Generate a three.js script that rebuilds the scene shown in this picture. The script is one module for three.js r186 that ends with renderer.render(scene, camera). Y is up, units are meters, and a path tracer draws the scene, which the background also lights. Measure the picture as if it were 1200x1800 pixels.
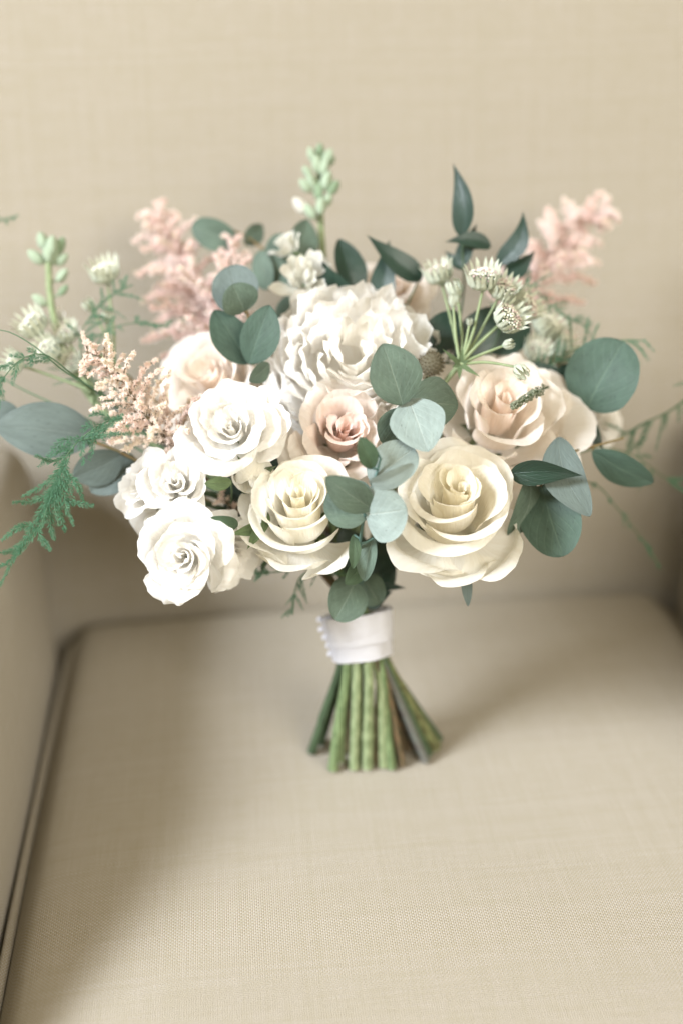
import * as THREE from 'three';
import { mergeGeometries } from 'three/addons/utils/BufferGeometryUtils.js';
import { ImprovedNoise } from 'three/addons/math/ImprovedNoise.js';
import { RectAreaLightUniformsLib } from 'three/addons/lights/RectAreaLightUniformsLib.js';

// ---------------------------------------------------------------- camera, light, exposure
const scene = new THREE.Scene();
const SEAT = 0.45;                                   // height of the seat cushion's top
const PITCH = THREE.MathUtils.degToRad(28);
const EYE = new THREE.Vector3(0, SEAT + 0.63, 0.82);
const camera = new THREE.PerspectiveCamera(39.6, 2 / 3, 0.05, 40);
camera.position.copy(EYE);
camera.rotation.set(-PITCH, 0, 0);
camera.focus = 0.872;
camera.userData.fStop = 1.6;
camera.updateMatrixWorld(true);
const renderer = new THREE.WebGLRenderer({ antialias: true });
renderer.toneMapping = THREE.LinearToneMapping;
renderer.toneMappingExposure = 1.33;
renderer.shadowMap.enabled = true;
RectAreaLightUniformsLib.init();
scene.background = new THREE.Color().setRGB(0.41, 0.335, 0.19);       // the pale room's even, bounced daylight
let windows = 0;
const AIM = new THREE.Vector3(0, SEAT + 0.12, -0.05);
function windowLight(azimuth, elevation, distance, w, h, intensity, color) {   // a tall window; azimuth from the camera's side towards the left
  const a = THREE.MathUtils.degToRad(azimuth), e = THREE.MathUtils.degToRad(elevation);
  const p = new THREE.Vector3(-Math.sin(a) * Math.cos(e), Math.sin(e), Math.cos(a) * Math.cos(e)).multiplyScalar(distance).add(AIM);
  const l = new THREE.RectAreaLight(color, intensity, w, h);
  l.position.copy(p); l.lookAt(AIM); l.name = 'window_light'; scene.add(l);
  const win = new THREE.Group(); win.name = windows++ ? 'window_001' : 'window'; win.position.copy(p); win.lookAt(AIM.clone().multiplyScalar(-1).addScaledVector(p, 2)); win.userData = { kind: 'structure', label: windows > 1 ? 'wide white window that fills the room with soft light' : 'tall white window that casts the shadows', category: 'window' }; scene.add(win);
  const box = (name, x, y, z, sx, sy, sz, m) => { const b = new THREE.Mesh(new THREE.BoxGeometry(sx, sy, sz), m); b.name = name; b.position.set(x, y, z); win.add(b); };
  const white = new THREE.MeshStandardMaterial({ color: 0xdddddd, roughness: 0.6 });
  box('pane', 0, 0, 0.03, w, h, 0.01, new THREE.MeshStandardMaterial({ color: 0xffffff, emissive: color, emissiveIntensity: 0.8 }));
  for (const q of [-1, 1]) { box('window_frame', q * (w / 2 + 0.035), 0, 0.03, 0.07, h + 0.14, 0.06, white); box('window_frame', 0, q * (h / 2 + 0.035), 0.03, w, 0.07, 0.06, white); }
  return l;
}
windowLight(58, 36, 4.5, 1.2, 1.4, 64, new THREE.Color(0.94, 1.0, 1.09));
windowLight(-30, 29, 4.5, 2.6, 1.6, 10.0, new THREE.Color(1.0, 0.95, 0.85));

// ---------------------------------------------------------------- helpers
const F = 2500;                                      // focal length in the photograph's pixels
const RIGHT = new THREE.Vector3(1, 0, 0), UP = new THREE.Vector3(0, Math.cos(PITCH), -Math.sin(PITCH)), FWD = new THREE.Vector3(0, -Math.sin(PITCH), -Math.cos(PITCH));
const V = (x, y, z) => new THREE.Vector3(x, y, z);
const P = (px, py, d) => EYE.clone().addScaledVector(RIGHT, (px - 600) / F * d).addScaledVector(UP, -(py - 900) / F * d).addScaledVector(FWD, d);
const onSeat = (px, py, lift = 0) => { const a = P(px, py, 1).sub(EYE); return EYE.clone().addScaledVector(a, (SEAT + lift - EYE.y) / a.y); };
const camDir = (x, y, z) => V(0, 0, 0).addScaledVector(RIGHT, x).addScaledVector(UP, y).addScaledVector(FWD, -z).normalize();   // z towards the camera
function rng(seed) { let a = (seed * 2654435761) >>> 0; return () => { a = (a + 0x6D2B79F5) | 0; let t = Math.imul(a ^ (a >>> 15), 1 | a); t = (t + Math.imul(t ^ (t >>> 7), 61 | t)) ^ t; return ((t ^ (t >>> 14)) >>> 0) / 4294967296; }; }
const perlin = new ImprovedNoise();
const N3 = (x, y, z) => perlin.noise(x, y, z);
const clamp = THREE.MathUtils.clamp, lerp = THREE.MathUtils.lerp, sstep = (a, b, x) => THREE.MathUtils.smoothstep(x, a, b);
const rad = THREE.MathUtils.degToRad;

const taken = {};
function numbered(n) { taken[n] = (taken[n] ?? -1) + 1; return taken[n] ? `${n}_${String(taken[n]).padStart(3, '0')}` : n; }
function thing(name, label, category, base, group) {
  const o = new THREE.Group(); o.name = numbered(name); o.position.copy(base); scene.add(o);
  o.userData = { label, category }; if (group) o.userData.group = group;
  return o;
}
function part(root, name, geo, mat, label) {          // geometry in world coordinates, moved to the thing's own
  const base = root.userData.origin ?? root.position;
  geo.translate(-base.x, -base.y, -base.z);
  const m = new THREE.Mesh(geo, mat); m.name = name; m.castShadow = m.receiveShadow = true;
  if (label) m.userData.label = label;
  m.userData.origin = undefined; root.add(m);
  return m;
}
function sub(p, root, name, geo, mat) { geo.translate(-root.position.x, -root.position.y, -root.position.z); const m = new THREE.Mesh(geo, mat); m.name = name; m.castShadow = m.receiveShadow = true; p.add(m); return m; }

function grid(nu, nv, f) {
  const pos = [], uv = [], idx = [];
  for (let j = 0; j <= nv; j++) for (let i = 0; i <= nu; i++) { const p = f(i / nu, j / nv); pos.push(p[0], p[1], p[2]); uv.push(i / nu, j / nv); }
  for (let j = 0; j < nv; j++) for (let i = 0; i < nu; i++) { const a = j * (nu + 1) + i, b = a + 1, c = a + nu + 1, d = c + 1; idx.push(a, b, d, a, d, c); }
  const g = new THREE.BufferGeometry();
  g.setAttribute('position', new THREE.Float32BufferAttribute(pos, 3)); g.setAttribute('uv', new THREE.Float32BufferAttribute(uv, 2)); g.setIndex(idx); g.computeVertexNormals();
  return g;
}
function tube(pts, radius, n = 24, k = 8, cap = true) {   // radius: number or function of t; the path is a smooth curve through pts
  const c = new THREE.CatmullRomCurve3(pts, false, 'centripetal'), fr = c.computeFrenetFrames(n, false), r = typeof radius === 'function' ? radius : () => radius;
  const pos = [], uv = [], idx = [], L = c.getLength();
  for (let j = 0; j <= n; j++) {
    const p = c.getPointAt(j / n), R = r(j / n);
    for (let i = 0; i <= k; i++) { const a = i / k * Math.PI * 2, q = p.clone().addScaledVector(fr.normals[j], Math.cos(a) * R).addScaledVector(fr.binormals[j], Math.sin(a) * R); pos.push(q.x, q.y, q.z); uv.push(i / k, j / n * L / 0.03); }
  }
  for (let j = 0; j < n; j++) for (let i = 0; i < k; i++) { const a = j * (k + 1) + i, b = a + 1, d = a + k + 1, e = d + 1; idx.push(a, e, b, a, d, e); }
  if (cap) for (const j of [0, n]) { const p = c.getPointAt(j / n), at = pos.length / 3; pos.push(p.x, p.y, p.z); uv.push(0.5, 0); for (let i = 0; i < k; i++) { const a = j * (k + 1) + i; j ? idx.push(at, a, a + 1) : idx.push(at, a + 1, a); } }
  const g = new THREE.BufferGeometry();
  g.setAttribute('position', new THREE.Float32BufferAttribute(pos, 3)); g.setAttribute('uv', new THREE.Float32BufferAttribute(uv, 2)); g.setIndex(idx); g.computeVertexNormals();
  return g;
}
function frame(origin, axis, spin = 0, scale = 1) {     // local y along axis
  const q = new THREE.Quaternion().setFromUnitVectors(V(0, 1, 0), axis.clone().normalize());
  q.multiply(new THREE.Quaternion().setFromAxisAngle(V(0, 1, 0), spin));
  return new THREE.Matrix4().compose(origin, q, V(scale, scale, scale));
}

// ---------------------------------------------------------------- textures and materials
function dataTex(w, h, f, srgb = true, repeat = true) {
  const d = new Uint8Array(w * h * 4);
  for (let y = 0; y < h; y++) for (let x = 0; x < w; x++) { const c = f(x, y), k = (y * w + x) * 4; d[k] = clamp(c[0], 0, 1) * 255; d[k + 1] = clamp(c[1], 0, 1) * 255; d[k + 2] = clamp(c[2], 0, 1) * 255; d[k + 3] = 255; }
  const t = new THREE.DataTexture(d, w, h); t.magFilter = THREE.LinearFilter; t.minFilter = THREE.LinearMipmapLinearFilter; t.generateMipmaps = true;
  if (srgb) t.colorSpace = THREE.SRGBColorSpace; if (repeat) t.wrapS = t.wrapT = THREE.RepeatWrapping; t.needsUpdate = true;
  return t;
}
const lin = (r, g, b) => new THREE.Color().setRGB(r, g, b);
function phys(o) { return new THREE.MeshPhysicalMaterial({ side: THREE.DoubleSide, ...o }); }

// woven linen-look upholstery: separate warp and weft yarns, slubs of two tones
const WV = 1536, YARN = 6, NY = WV / YARN, TILE = 0.34;           // 256 yarns over 0.34 m
const wr = rng(11), warpTone = [], weftTone = [];
for (let i = 0; i < NY; i++) { warpTone.push(wr()); weftTone.push(wr()); }
const tileN = (x, y, s, z) => { const a = x * Math.PI * 2, b = y * Math.PI * 2; return N3(Math.cos(a) * s + 7.3, Math.sin(a) * s + z, Math.cos(b) * s * 0.9 + 3.1 + Math.sin(b) * s * 1.3); };
const slubA = [], slubB = [];
for (let i = 0; i < NY; i++) { slubA.push([]); slubB.push([]); for (let k = 0; k < 64; k++) { slubA[i].push(0.5 + 0.9 * tileN(k / 64, 0.2, 3.0, i * 1.37)); slubB[i].push(0.5 + 0.9 * tileN(k / 64, 0.6, 3.0, 50 + i * 1.41)); } }
const at64 = (a, t) => { const k = Math.floor(t * 64) % 64, f = t * 64 - Math.floor(t * 64); return lerp(a[k], a[(k + 1) % 64], f); };
function weave(x, y) {
  const i = Math.floor(x / YARN), j = Math.floor(y / YARN), u = (x % YARN + 0.5) / YARN - 0.5, v = (y % YARN + 0.5) / YARN - 0.5;
  const over = (i + j) % 2 === 0;
  const h = over ? Math.cos(u * Math.PI) * (0.55 + 0.45 * Math.cos(v * Math.PI)) : Math.cos(v * Math.PI) * (0.55 + 0.45 * Math.cos(u * Math.PI));
  const tone = over ? 0.45 * warpTone[i] + 0.55 * at64(slubA[i], y / WV) : 0.45 * weftTone[j] + 0.55 * at64(slubB[j], x / WV);
  return [h, tone, over];
}
const linenMap = dataTex(WV, WV, (x, y) => {
  const [h, t, over] = weave(x, y);
  const k = clamp(t, 0, 1), a = over ? [0.622, 0.577, 0.494] : [0.668, 0.646, 0.604];
  const s = 0.945 + 0.09 * k, w = 0.93 + 0.07 * h;
  return [a[0] * s * w, a[1] * s * w, a[2] * s * w + 0.03 * (k - 0.5)];
});
const linenBump = dataTex(WV, WV, (x, y) => { const [h, t] = weave(x, y); const q = 0.15 + 0.7 * h * (0.75 + 0.35 * t); return [q, q, q]; }, false);
for (const t of [linenMap, linenBump]) t.repeat.set(1 / TILE, 1 / TILE);
const linen = new THREE.MeshPhysicalMaterial({ map: linenMap, bumpMap: linenBump, bumpScale: 0.0009, roughness: 0.92, sheen: 0.25, sheenRoughness: 0.6, sheenColor: lin(0.9, 0.85, 0.75), side: THREE.DoubleSide });

// petals: faint lengthwise veins
const petalBump = dataTex(256, 256, (x, y) => { const u = x / 256, v = y / 256, q = 0.5 + 0.32 * N3(u * 26 + 1.5 * N3(u * 3, v * 3, 2), v * 2.2, 4.1) + 0.22 * N3(u * 60, v * 6, 9) + 0.25 * N3(u * 4, v * 4, 1); return [q, q, q]; }, false, false);
const petalTex = (spread) => dataTex(256, 256, (x, y) => { const u = x / 256, v = y / 256, q = 1 - spread * (0.5 + 0.6 * N3(u * 22 + 1.2 * N3(u * 3, v * 3, 7), v * 2, 8) + 0.3 * N3(u * 5, v * 5, 3)); return [q, lerp(q, q * q, 0.35), lerp(q, q * q, 0.8)]; }, true, false);
const petalFine = petalTex(0.035);
const petalMat = (c, through = 0.6, bump = 0.0004) => phys({ color: c, map: petalFine, bumpMap: petalBump, bumpScale: bump, roughness: 0.97, specularIntensity: 0.4, transmission: through, thickness: 0 });
const M = {
  cream: [petalMat(lin(0.96, 0.925, 0.80)), petalMat(lin(0.96, 0.935, 0.84)), petalMat(lin(0.96, 0.94, 0.87)), petalMat(lin(0.955, 0.945, 0.885))],
  white: [petalMat(lin(0.965, 0.96, 0.935)), petalMat(lin(0.965, 0.96, 0.945)), petalMat(lin(0.965, 0.965, 0.955)), petalMat(lin(0.96, 0.96, 0.945))],
  blush: [petalMat(lin(0.96, 0.80, 0.74)), petalMat(lin(0.96, 0.845, 0.79)), petalMat(lin(0.96, 0.89, 0.845)), petalMat(lin(0.96, 0.92, 0.875))],
  paleBlush: [petalMat(lin(0.96, 0.875, 0.80)), petalMat(lin(0.96, 0.90, 0.84)), petalMat(lin(0.96, 0.915, 0.865)), petalMat(lin(0.96, 0.925, 0.88))],
  peony: [petalMat(lin(0.965, 0.955, 0.92), 0.7), petalMat(lin(0.97, 0.965, 0.95), 0.7), petalMat(lin(0.97, 0.97, 0.96), 0.7), petalMat(lin(0.965, 0.95, 0.91), 0.65)],
  stock: [petalMat(lin(0.88, 0.88, 0.83)), petalMat(lin(0.86, 0.87, 0.80))],
};
// leaves: blotchy blade with a pale midrib and side veins (u across, v along)
function leafTex(base, vein, veinGain, mottle, seed) {
  return dataTex(256, 384, (x, y) => {
    const u = x / 256 * 2 - 1, v = y / 384, au = Math.abs(u);
    const mid = Math.exp(-((au / 0.028) ** 2)) * (1 - 0.5 * v);
    const s = (v - au * 0.42 + 0.02 * N3(u * 3, v * 3, seed)) * 8 + (u > 0 ? 0.37 : 0), ds = Math.abs(s - Math.round(s));
    const side = Math.exp(-((ds / 0.07) ** 2)) * 0.45 * (1 - au * 0.6);
    const net = Math.max(0, 0.12 - Math.abs(N3(u * 9, v * 13, seed + 4))) * 1.6;
    const vq = clamp((mid + side * 0.7 + net) * veinGain, 0, 1);
    const m = 1 + mottle * (N3(u * 2.5, v * 3.5, seed) + 0.6 * N3(u * 7, v * 10, seed + 2) + 0.4 * N3(u * 22, v * 30, seed + 3));
    const spot = N3(u * 11, v * 15, seed + 8) > 0.56 ? 0.82 : 1;
    return [0, 1, 2].map((k) => lerp(base[k] * m * spot, vein[k], vq));
  }, true, false);
}
const leafBump = dataTex(256, 384, (x, y) => { const u = x / 256 * 2 - 1, v = y / 384, au = Math.abs(u), s = (v - au * 0.42) * 8 + (u > 0 ? 0.37 : 0), ds = Math.abs(s - Math.round(s)); const q = 0.55 - 0.3 * Math.exp(-((au / 0.03) ** 2)) - 0.16 * Math.exp(-((ds / 0.08) ** 2)) + 0.15 * N3(u * 8, v * 10, 2); return [q, q, q]; }, false, false);
const leafMat = (base, vein, o = {}) => phys({ map: leafTex(base, vein, o.gain ?? 0.6, o.mottle ?? 0.12, o.seed ?? 1), bumpMap: leafBump, bumpScale: o.bump ?? 0.0006, roughness: o.rough ?? 0.6, specularIntensity: o.spec ?? 0.5, transmission: o.through ?? 0, thickness: 0, clearcoat: o.coat ?? 0, clearcoatRoughness: 0.35 });
M.sage = leafMat([0.304, 0.363, 0.315], [0.493, 0.537, 0.484], { seed: 3, mottle: 0.10 });
M.silver = leafMat([0.488, 0.537, 0.517], [0.616, 0.651, 0.616], { seed: 23, mottle: 0.07 });
M.greyLeaf = leafMat([0.326, 0.368, 0.350], [0.405, 0.444, 0.418], { seed: 33, mottle: 0.08 });
M.teal = leafMat([0.233, 0.304, 0.260], [0.396, 0.466, 0.405], { seed: 43, mottle: 0.08, gain: 0.45 });
M.green = leafMat([0.255, 0.330, 0.251], [0.422, 0.493, 0.387], { seed: 53, rough: 0.5 });
M.ruscus = leafMat([0.114, 0.194, 0.154], [0.194, 0.273, 0.220], { seed: 63, rough: 0.42, spec: 0.7, gain: 0.25, mottle: 0.10, coat: 0.15 });
M.sepal = leafMat([0.370, 0.440, 0.304], [0.484, 0.537, 0.405], { seed: 83, rough: 0.97, through: 0.25 });
const stemTex = (a, b, seed) => dataTex(64, 256, (x, y) => { const u = x / 64, v = y / 256, c = Math.cos(u * 6.283), s = Math.sin(u * 6.283), n = N3(c * 2.2 + seed, s * 2.2, v * 2.6) + 0.5 * N3(c * 6 + seed, s * 6, v * 7), t = clamp(0.35 + n * 1.5, 0, 1), e = 1 + 0.12 * N3(c * 9, s * 9 + seed, v * 1.5); return [0, 1, 2].map((k) => lerp(a[k], b[k], t) * e); });
const stemMat = (a, b, seed, o = {}) => phys({ map: stemTex(a, b, seed), roughness: o.rough ?? 0.68, specularIntensity: 0.5 });
M.stemGreen = stemMat([0.45, 0.515, 0.365], [0.32, 0.39, 0.26], 1);
M.stemLight = stemMat([0.53, 0.575, 0.44], [0.40, 0.455, 0.32], 2);
M.stemDark = stemMat([0.29, 0.36, 0.26], [0.19, 0.24, 0.17], 3);
M.stemBrown = stemMat([0.45, 0.37, 0.28], [0.27, 0.27, 0.20], 4);
M.stemStripe = stemMat([0.46, 0.49, 0.33], [0.29, 0.27, 0.18], 5);
M.stemGrey = stemMat([0.40, 0.43, 0.40], [0.33, 0.29, 0.28], 6);
M.stemBlue = stemMat([0.36, 0.47, 0.44], [0.27, 0.37, 0.36], 7);
M.twig = stemMat([0.47, 0.38, 0.26], [0.36, 0.36, 0.24], 8);
M.cut = phys({ color: lin(0.42, 0.45, 0.26), roughness: 0.8 });
M.pith = phys({ color: lin(0.5, 0.47, 0.32), roughness: 0.85 });
const flat = (r, g, b, o = {}) => phys({ color: lin(r, g, b), roughness: 0.97, ...o });
M.astilbe = [flat(0.91, 0.77, 0.69, { transmission: 0.4 }), flat(0.92, 0.81, 0.73, { transmission: 0.4 }), flat(0.91, 0.81, 0.71, { transmission: 0.4 })];
M.astilbePink = [flat(0.915, 0.755, 0.70, { transmission: 0.4 }), flat(0.92, 0.80, 0.75, { transmission: 0.4 })];
M.astilbeTip = flat(0.72, 0.70, 0.47, { transmission: 0.2 });
M.fern = flat(0.075, 0.19, 0.105, { transmission: 0.2 });
M.fernStem = flat(0.075, 0.14, 0.075);
M.bract = petalMat(lin(0.74, 0.80, 0.66), 0.3, 0.0006);
M.bractTip = flat(0.34, 0.46, 0.30);
M.pin = flat(0.74, 0.74, 0.62);
M.pinPink = flat(0.52, 0.40, 0.37);
M.bud = flat(0.20, 0.275, 0.17, { transmission: 0.2 });
M.budPale = flat(0.32, 0.395, 0.28, { transmission: 0.2 });
M.thistle = flat(0.09, 0.08, 0.05);
M.thistleTip = flat(0.12, 0.10, 0.06);
M.veronica = flat(0.17, 0.19, 0.13);
M.pearl = phys({ color: lin(0.66, 0.66, 0.72), roughness: 0.4 });
const satinBump = dataTex(512, 256, (x, y) => { const u = x / 512, v = y / 256, q = 0.5 + 0.3 * N3(Math.cos(u * 6.283) * 2, Math.sin(u * 6.283) * 2 + v * 1.2, v * 9) + 0.08 * Math.sin(y * 1.6); return [q, q, q]; }, false);
M.satin = phys({ color: lin(0.86, 0.86, 0.92), bumpMap: satinBump, bumpScale: 0.002, roughness: 0.42, specularIntensity: 0.6, sheen: 0.4, sheenRoughness: 0.35 });

// ---------------------------------------------------------------- the armchair
{
  const corner = V(-0.240, SEAT, -0.150), yaw = rad(-6.5);
  const chair = new THREE.Group(); chair.name = 'armchair'; chair.position.set(corner.x, 0, corner.z); chair.rotation.y = -yaw; scene.add(chair);
  chair.userData = { label: 'beige linen upholstered armchair with loose piped seat cushion under the bouquet', category: 'armchair' };
  const put = (name, g, m = linen) => { const o = new THREE.Mesh(g, m); o.name = name; o.castShadow = o.receiveShadow = true; chair.add(o); return o; };
  // a padded block: half sizes, edge radius, puff; uv in metres by the dominant face
  function pad(hx, hy, hz, r, puff, nx, ny, nz) {
    const g = new THREE.BoxGeometry(2 * hx, 2 * hy, 2 * hz, nx, ny, nz), p = g.attributes.position, n = g.attributes.normal, uv = g.attributes.uv;
    const q = V(0, 0, 0);
    for (let i = 0; i < p.count; i++) {
      q.fromBufferAttribute(p, i);
      const X = q.x / hx, Y = q.y / hy, Z = q.z / hz, ax = Math.abs(n.getX(i)), ay = Math.abs(n.getY(i));
      if (ax > 0.9) uv.setXY(i, q.z + 3, q.y); else if (ay > 0.9) uv.setXY(i, q.x + 5, q.z); else uv.setXY(i, q.x + 1, q.y + 2);
      const c = V(clamp(q.x, -hx + r, hx - r), clamp(q.y, -hy + r, hy - r), clamp(q.z, -hz + r, hz - r)), d = q.clone().sub(c);
      if (d.length() > r) q.copy(c).addScaledVector(d.normalize(), r);
      puff(q, X, Y, Z); p.setXYZ(i, q.x, q.y, q.z);
    }
    // finer spacing near the edges is not needed: the rounding is dense enough at these counts
    const pos = p.array, key = new Map(), sum = [];
    g.computeVertexNormals();
    const nn = g.attributes.normal;
    for (let i = 0; i < p.count; i++) { const k = [0, 1, 2].map((a) => Math.round(pos[i * 3 + a] * 1e5)).join(); if (!key.has(k)) { key.set(k, sum.length); sum.push(V(0, 0, 0)); } sum[key.get(k)].add(V(nn.getX(i), nn.getY(i), nn.getZ(i))); }
    for (let i = 0; i < p.count; i++) { const k = [0, 1, 2].map((a) => Math.round(pos[i * 3 + a] * 1e5)).join(), s = sum[key.get(k)].clone().normalize(); nn.setXYZ(i, s.x, s.y, s.z); }
    return g;
  }
  // seat cushion
  const W = 0.545, D = 0.65, cushion = put('seat_cushion', pad(W / 2, 0.062, D / 2, 0.022, (q, X, Y, Z) => {
    const b = Math.max(0, 1 - X ** 4) * Math.max(0, 1 - Z ** 4);
    if (q.y > 0) q.y += -0.016 + 0.018 * Math.sqrt(b) + 0.0016 * N3(q.x * 7, q.z * 7, 2);
    q.x += (1 - Math.abs(Y)) * 0.006 * Math.sign(X) * Math.abs(X) ** 8; q.x *= 1 + 0.13 * (q.z / D);
  }, 60, 14, 70));
  cushion.position.set(W / 2, SEAT - 0.064, D / 2 - 0.05);
  const cord = (pts, name) => { const g = tube(pts, 0.0034, 160, 8, false); const u = g.attributes.uv; for (let i = 0; i < u.count; i++) u.setXY(i, u.getX(i) * 0.026, u.getY(i) * 0.03); const o = new THREE.Mesh(g, linen); o.name = name; o.castShadow = o.receiveShadow = true; cushion.add(o); };
  const ring = (y, e) => { const splay = (v) => { v.x *= 1 + 0.13 * (v.z / D); return v; }; const x = W / 2 + e, z = D / 2 + e, r = 0.03, pts = []; for (const [cx, cz, a0] of [[x - r, z - r, 0], [-x + r, z - r, 90], [-x + r, -z + r, 180], [x - r, -z + r, 270]]) for (let k = 0; k <= 4; k++) { const a = rad(a0 + k * 22.5); pts.push(V(cx + Math.cos(a) * r, y, cz + Math.sin(a) * r)); } for (const f of [0.25, 0.5, 0.75]) pts.push(V(x, y, lerp(-z + r, z - r, f))); pts.push(pts[0].clone()); return pts.map((v) => splay(v.clone())); };
  cord(ring(0.034, -0.001), 'piping'); cord(ring(-0.05, -0.004), 'piping');
  // base under the cushion
  const deck = put('seat_base', pad(0.30, 0.14, 0.31, 0.02, () => {}, 10, 8, 10)); deck.position.set(W / 2, 0.14 + 0.032, 0.265);
  // backrest, leaning back, wider than the seat
  const back = put('backrest', pad(0.50, 0.46, 0.055, 0.03, (q, X, Y, Z) => { if (Z > 0.5) q.z += 0.012 * (1 - X * X) * (1 - Y * Y) + 0.0015 * N3(q.x * 6, q.y * 6, 5); }, 60, 60, 6));
  back.rotation.x = rad(-8); back.position.set(W / 2, SEAT + 0.28, -0.162);
  // arms: inner face flush with the cushion's side, leaning out slightly
  for (const s of [-1, 1]) {
    const H = 0.305, arm = put('armrest', pad(0.06, H, 0.265, 0.035, (q, X, Y, Z) => { q.x += -0.006 * (1 - Z * Z) * (1 - Y * Y) * (s > 0 ? 1 : -1) * (X * s < 0 ? 1 : 0); if (q.y > 0) q.y -= 0.115 * sstep(0.06, 0.27, q.z) * Math.min(1, q.y / 0.15); }, 12, 40, 40));
    arm.position.set(s < 0 ? -0.068 : W + 0.066, SEAT - H + 0.165, 0.215); arm.rotation.set(0, s * rad(3.6), s < 0 ? rad(1.0) : rad(-1.0));
  }
}
const CORE = P(636, 1000, 0.965);                     // where the stems gather above the ribbon
const TIE = P(631, 1117, 0.973), TIETOP = P(625, 1076, 0.972), TIELOW = P(638, 1158, 0.974);

// ---------------------------------------------------------------- builders of flowers and foliage
const axisDir = TIETOP.clone().sub(TIELOW).normalize();
const ties = rng(77);
// a stem from a head down through the ribbon, and, where `end` is given, on to its cut end on the seat
function stem(root, from, down, r, mat, end, rEnd) {
  const a = ties() * 6.283, q = Math.sqrt(ties()) * 0.011, off = V(Math.cos(a) * q, 0, Math.sin(a) * q);
  const top = TIETOP.clone().add(off), L = from.distanceTo(top);
  const pts = [from.clone(), from.clone().addScaledVector(down, L * 0.22), top.clone().addScaledVector(axisDir, L * 0.22).lerp(from, 0.12), top];
  if (end) {
    const e = end.clone(), o2 = e.clone().sub(TIELOW); o2.y = 0; if (o2.length() > 0.014) o2.setLength(0.014);
    const low = TIELOW.clone().add(o2);
    pts[3] = TIETOP.clone().addScaledVector(o2, 0.6); pts.push(low, low.clone().lerp(e, 0.5).addScaledVector(V(0, 1, 0), -0.002), e);
  } else pts.push(TIE.clone().addScaledVector(off, 0.8));
  const re = rEnd ?? r;
  part(root, 'stem', tube(pts, (t) => lerp(r, re, sstep(0.5, 0.9, t)) * (1 + 0.05 * N3(t * 9, r * 4000, a) + 0.16 * Math.exp(-(((t - 0.84 - 0.05 * Math.sin(a * 5)) / 0.012) ** 2))), end ? 90 : 26, 10), mat);
}
// one petal of a cupped bloom, axis +y: rim radius rr at height yr, half angle A round phi, lip rolled by gamma
function petalGeo(o) {
  const { rr, yr, A, phi, lip, gamma, seed } = o, y0 = o.y0 ?? 0, rb = o.rb ?? 0.05, out = o.out ?? 1.15, round = o.round ?? 0.2, tip = o.tip ?? 0, ruffle = o.ruffle ?? 0.03, spiral = o.spiral ?? 0.08, edge = o.edge ?? 0, fold = o.fold ?? 0;
  const fl = o.flare ?? 0, p1 = [Math.max(rb, rr * out + 0.06 - 0.35 * Math.sin(fl) * rr), lerp(y0, yr, 0.06)], hl = (o.flareL ?? 0.3) * (yr - y0), p2 = [rr * (o.mid ?? 1.0) - hl * Math.sin(fl), yr - hl * Math.cos(fl)];
  const bez = (a, b, c, d, t) => (1 - t) ** 3 * a + 3 * (1 - t) ** 2 * t * b + 3 * (1 - t) * t * t * c + t ** 3 * d;
  const tan0 = Math.atan2(rr - p2[0], yr - p2[1]);    // from vertical, outward positive
  return grid(o.nu ?? 18, o.nv ?? 14, (i, j) => {
    const u = i * 2 - 1, au = Math.abs(u), v = j;
    const s = v * (1 - round * au ** 3) * (1 + tip * (1 - au) ** 2);
    const w = lerp(0.42, 1, sstep(0, 0.5, v)) * (1 - 0.2 * sstep(0.75, 1, v));
    let r, y;
    if (s < 0.78) { const t = s / 0.78; r = bez(rb, p1[0], p2[0], rr, t); y = bez(y0, p1[1], p2[1], yr, t); }
    else {
      const t = (s - 0.78) / 0.22, g = gamma * (1 + fold * au), L = lip * t;
      if (Math.abs(g) < 0.01) { r = rr + Math.sin(tan0) * L; y = yr + Math.cos(tan0) * L; }
      else { const k = lip / g, a = g * t; r = rr + k * (Math.cos(tan0) - Math.cos(tan0 + a)); y = yr + k * (Math.sin(tan0 + a) - Math.sin(tan0)); }
    }
    r += edge * au ** 4 * sstep(0.35, 1, v);
    const n1 = N3(u * 1.6 + seed * 3.1, v * 1.8, seed * 1.7), n2 = N3(u * 4.2 + seed, v * 3 + 4, seed * 2.3), n3 = N3(u * 9 + seed, v * 5, seed * 0.7);
    r = r * (1 + spiral * u) + ruffle * v * (n1 * 1.4 + n2 * 0.8 + n3 * 0.1 * v);
    y += ruffle * v * v * (n2 * 1.1 + n1 * 0.7 + n3 * 0.12);
    const a = phi + u * A * w + 0.05 * n1;
    return [r * Math.cos(a), y, r * Math.sin(a)];
  });
}
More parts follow.
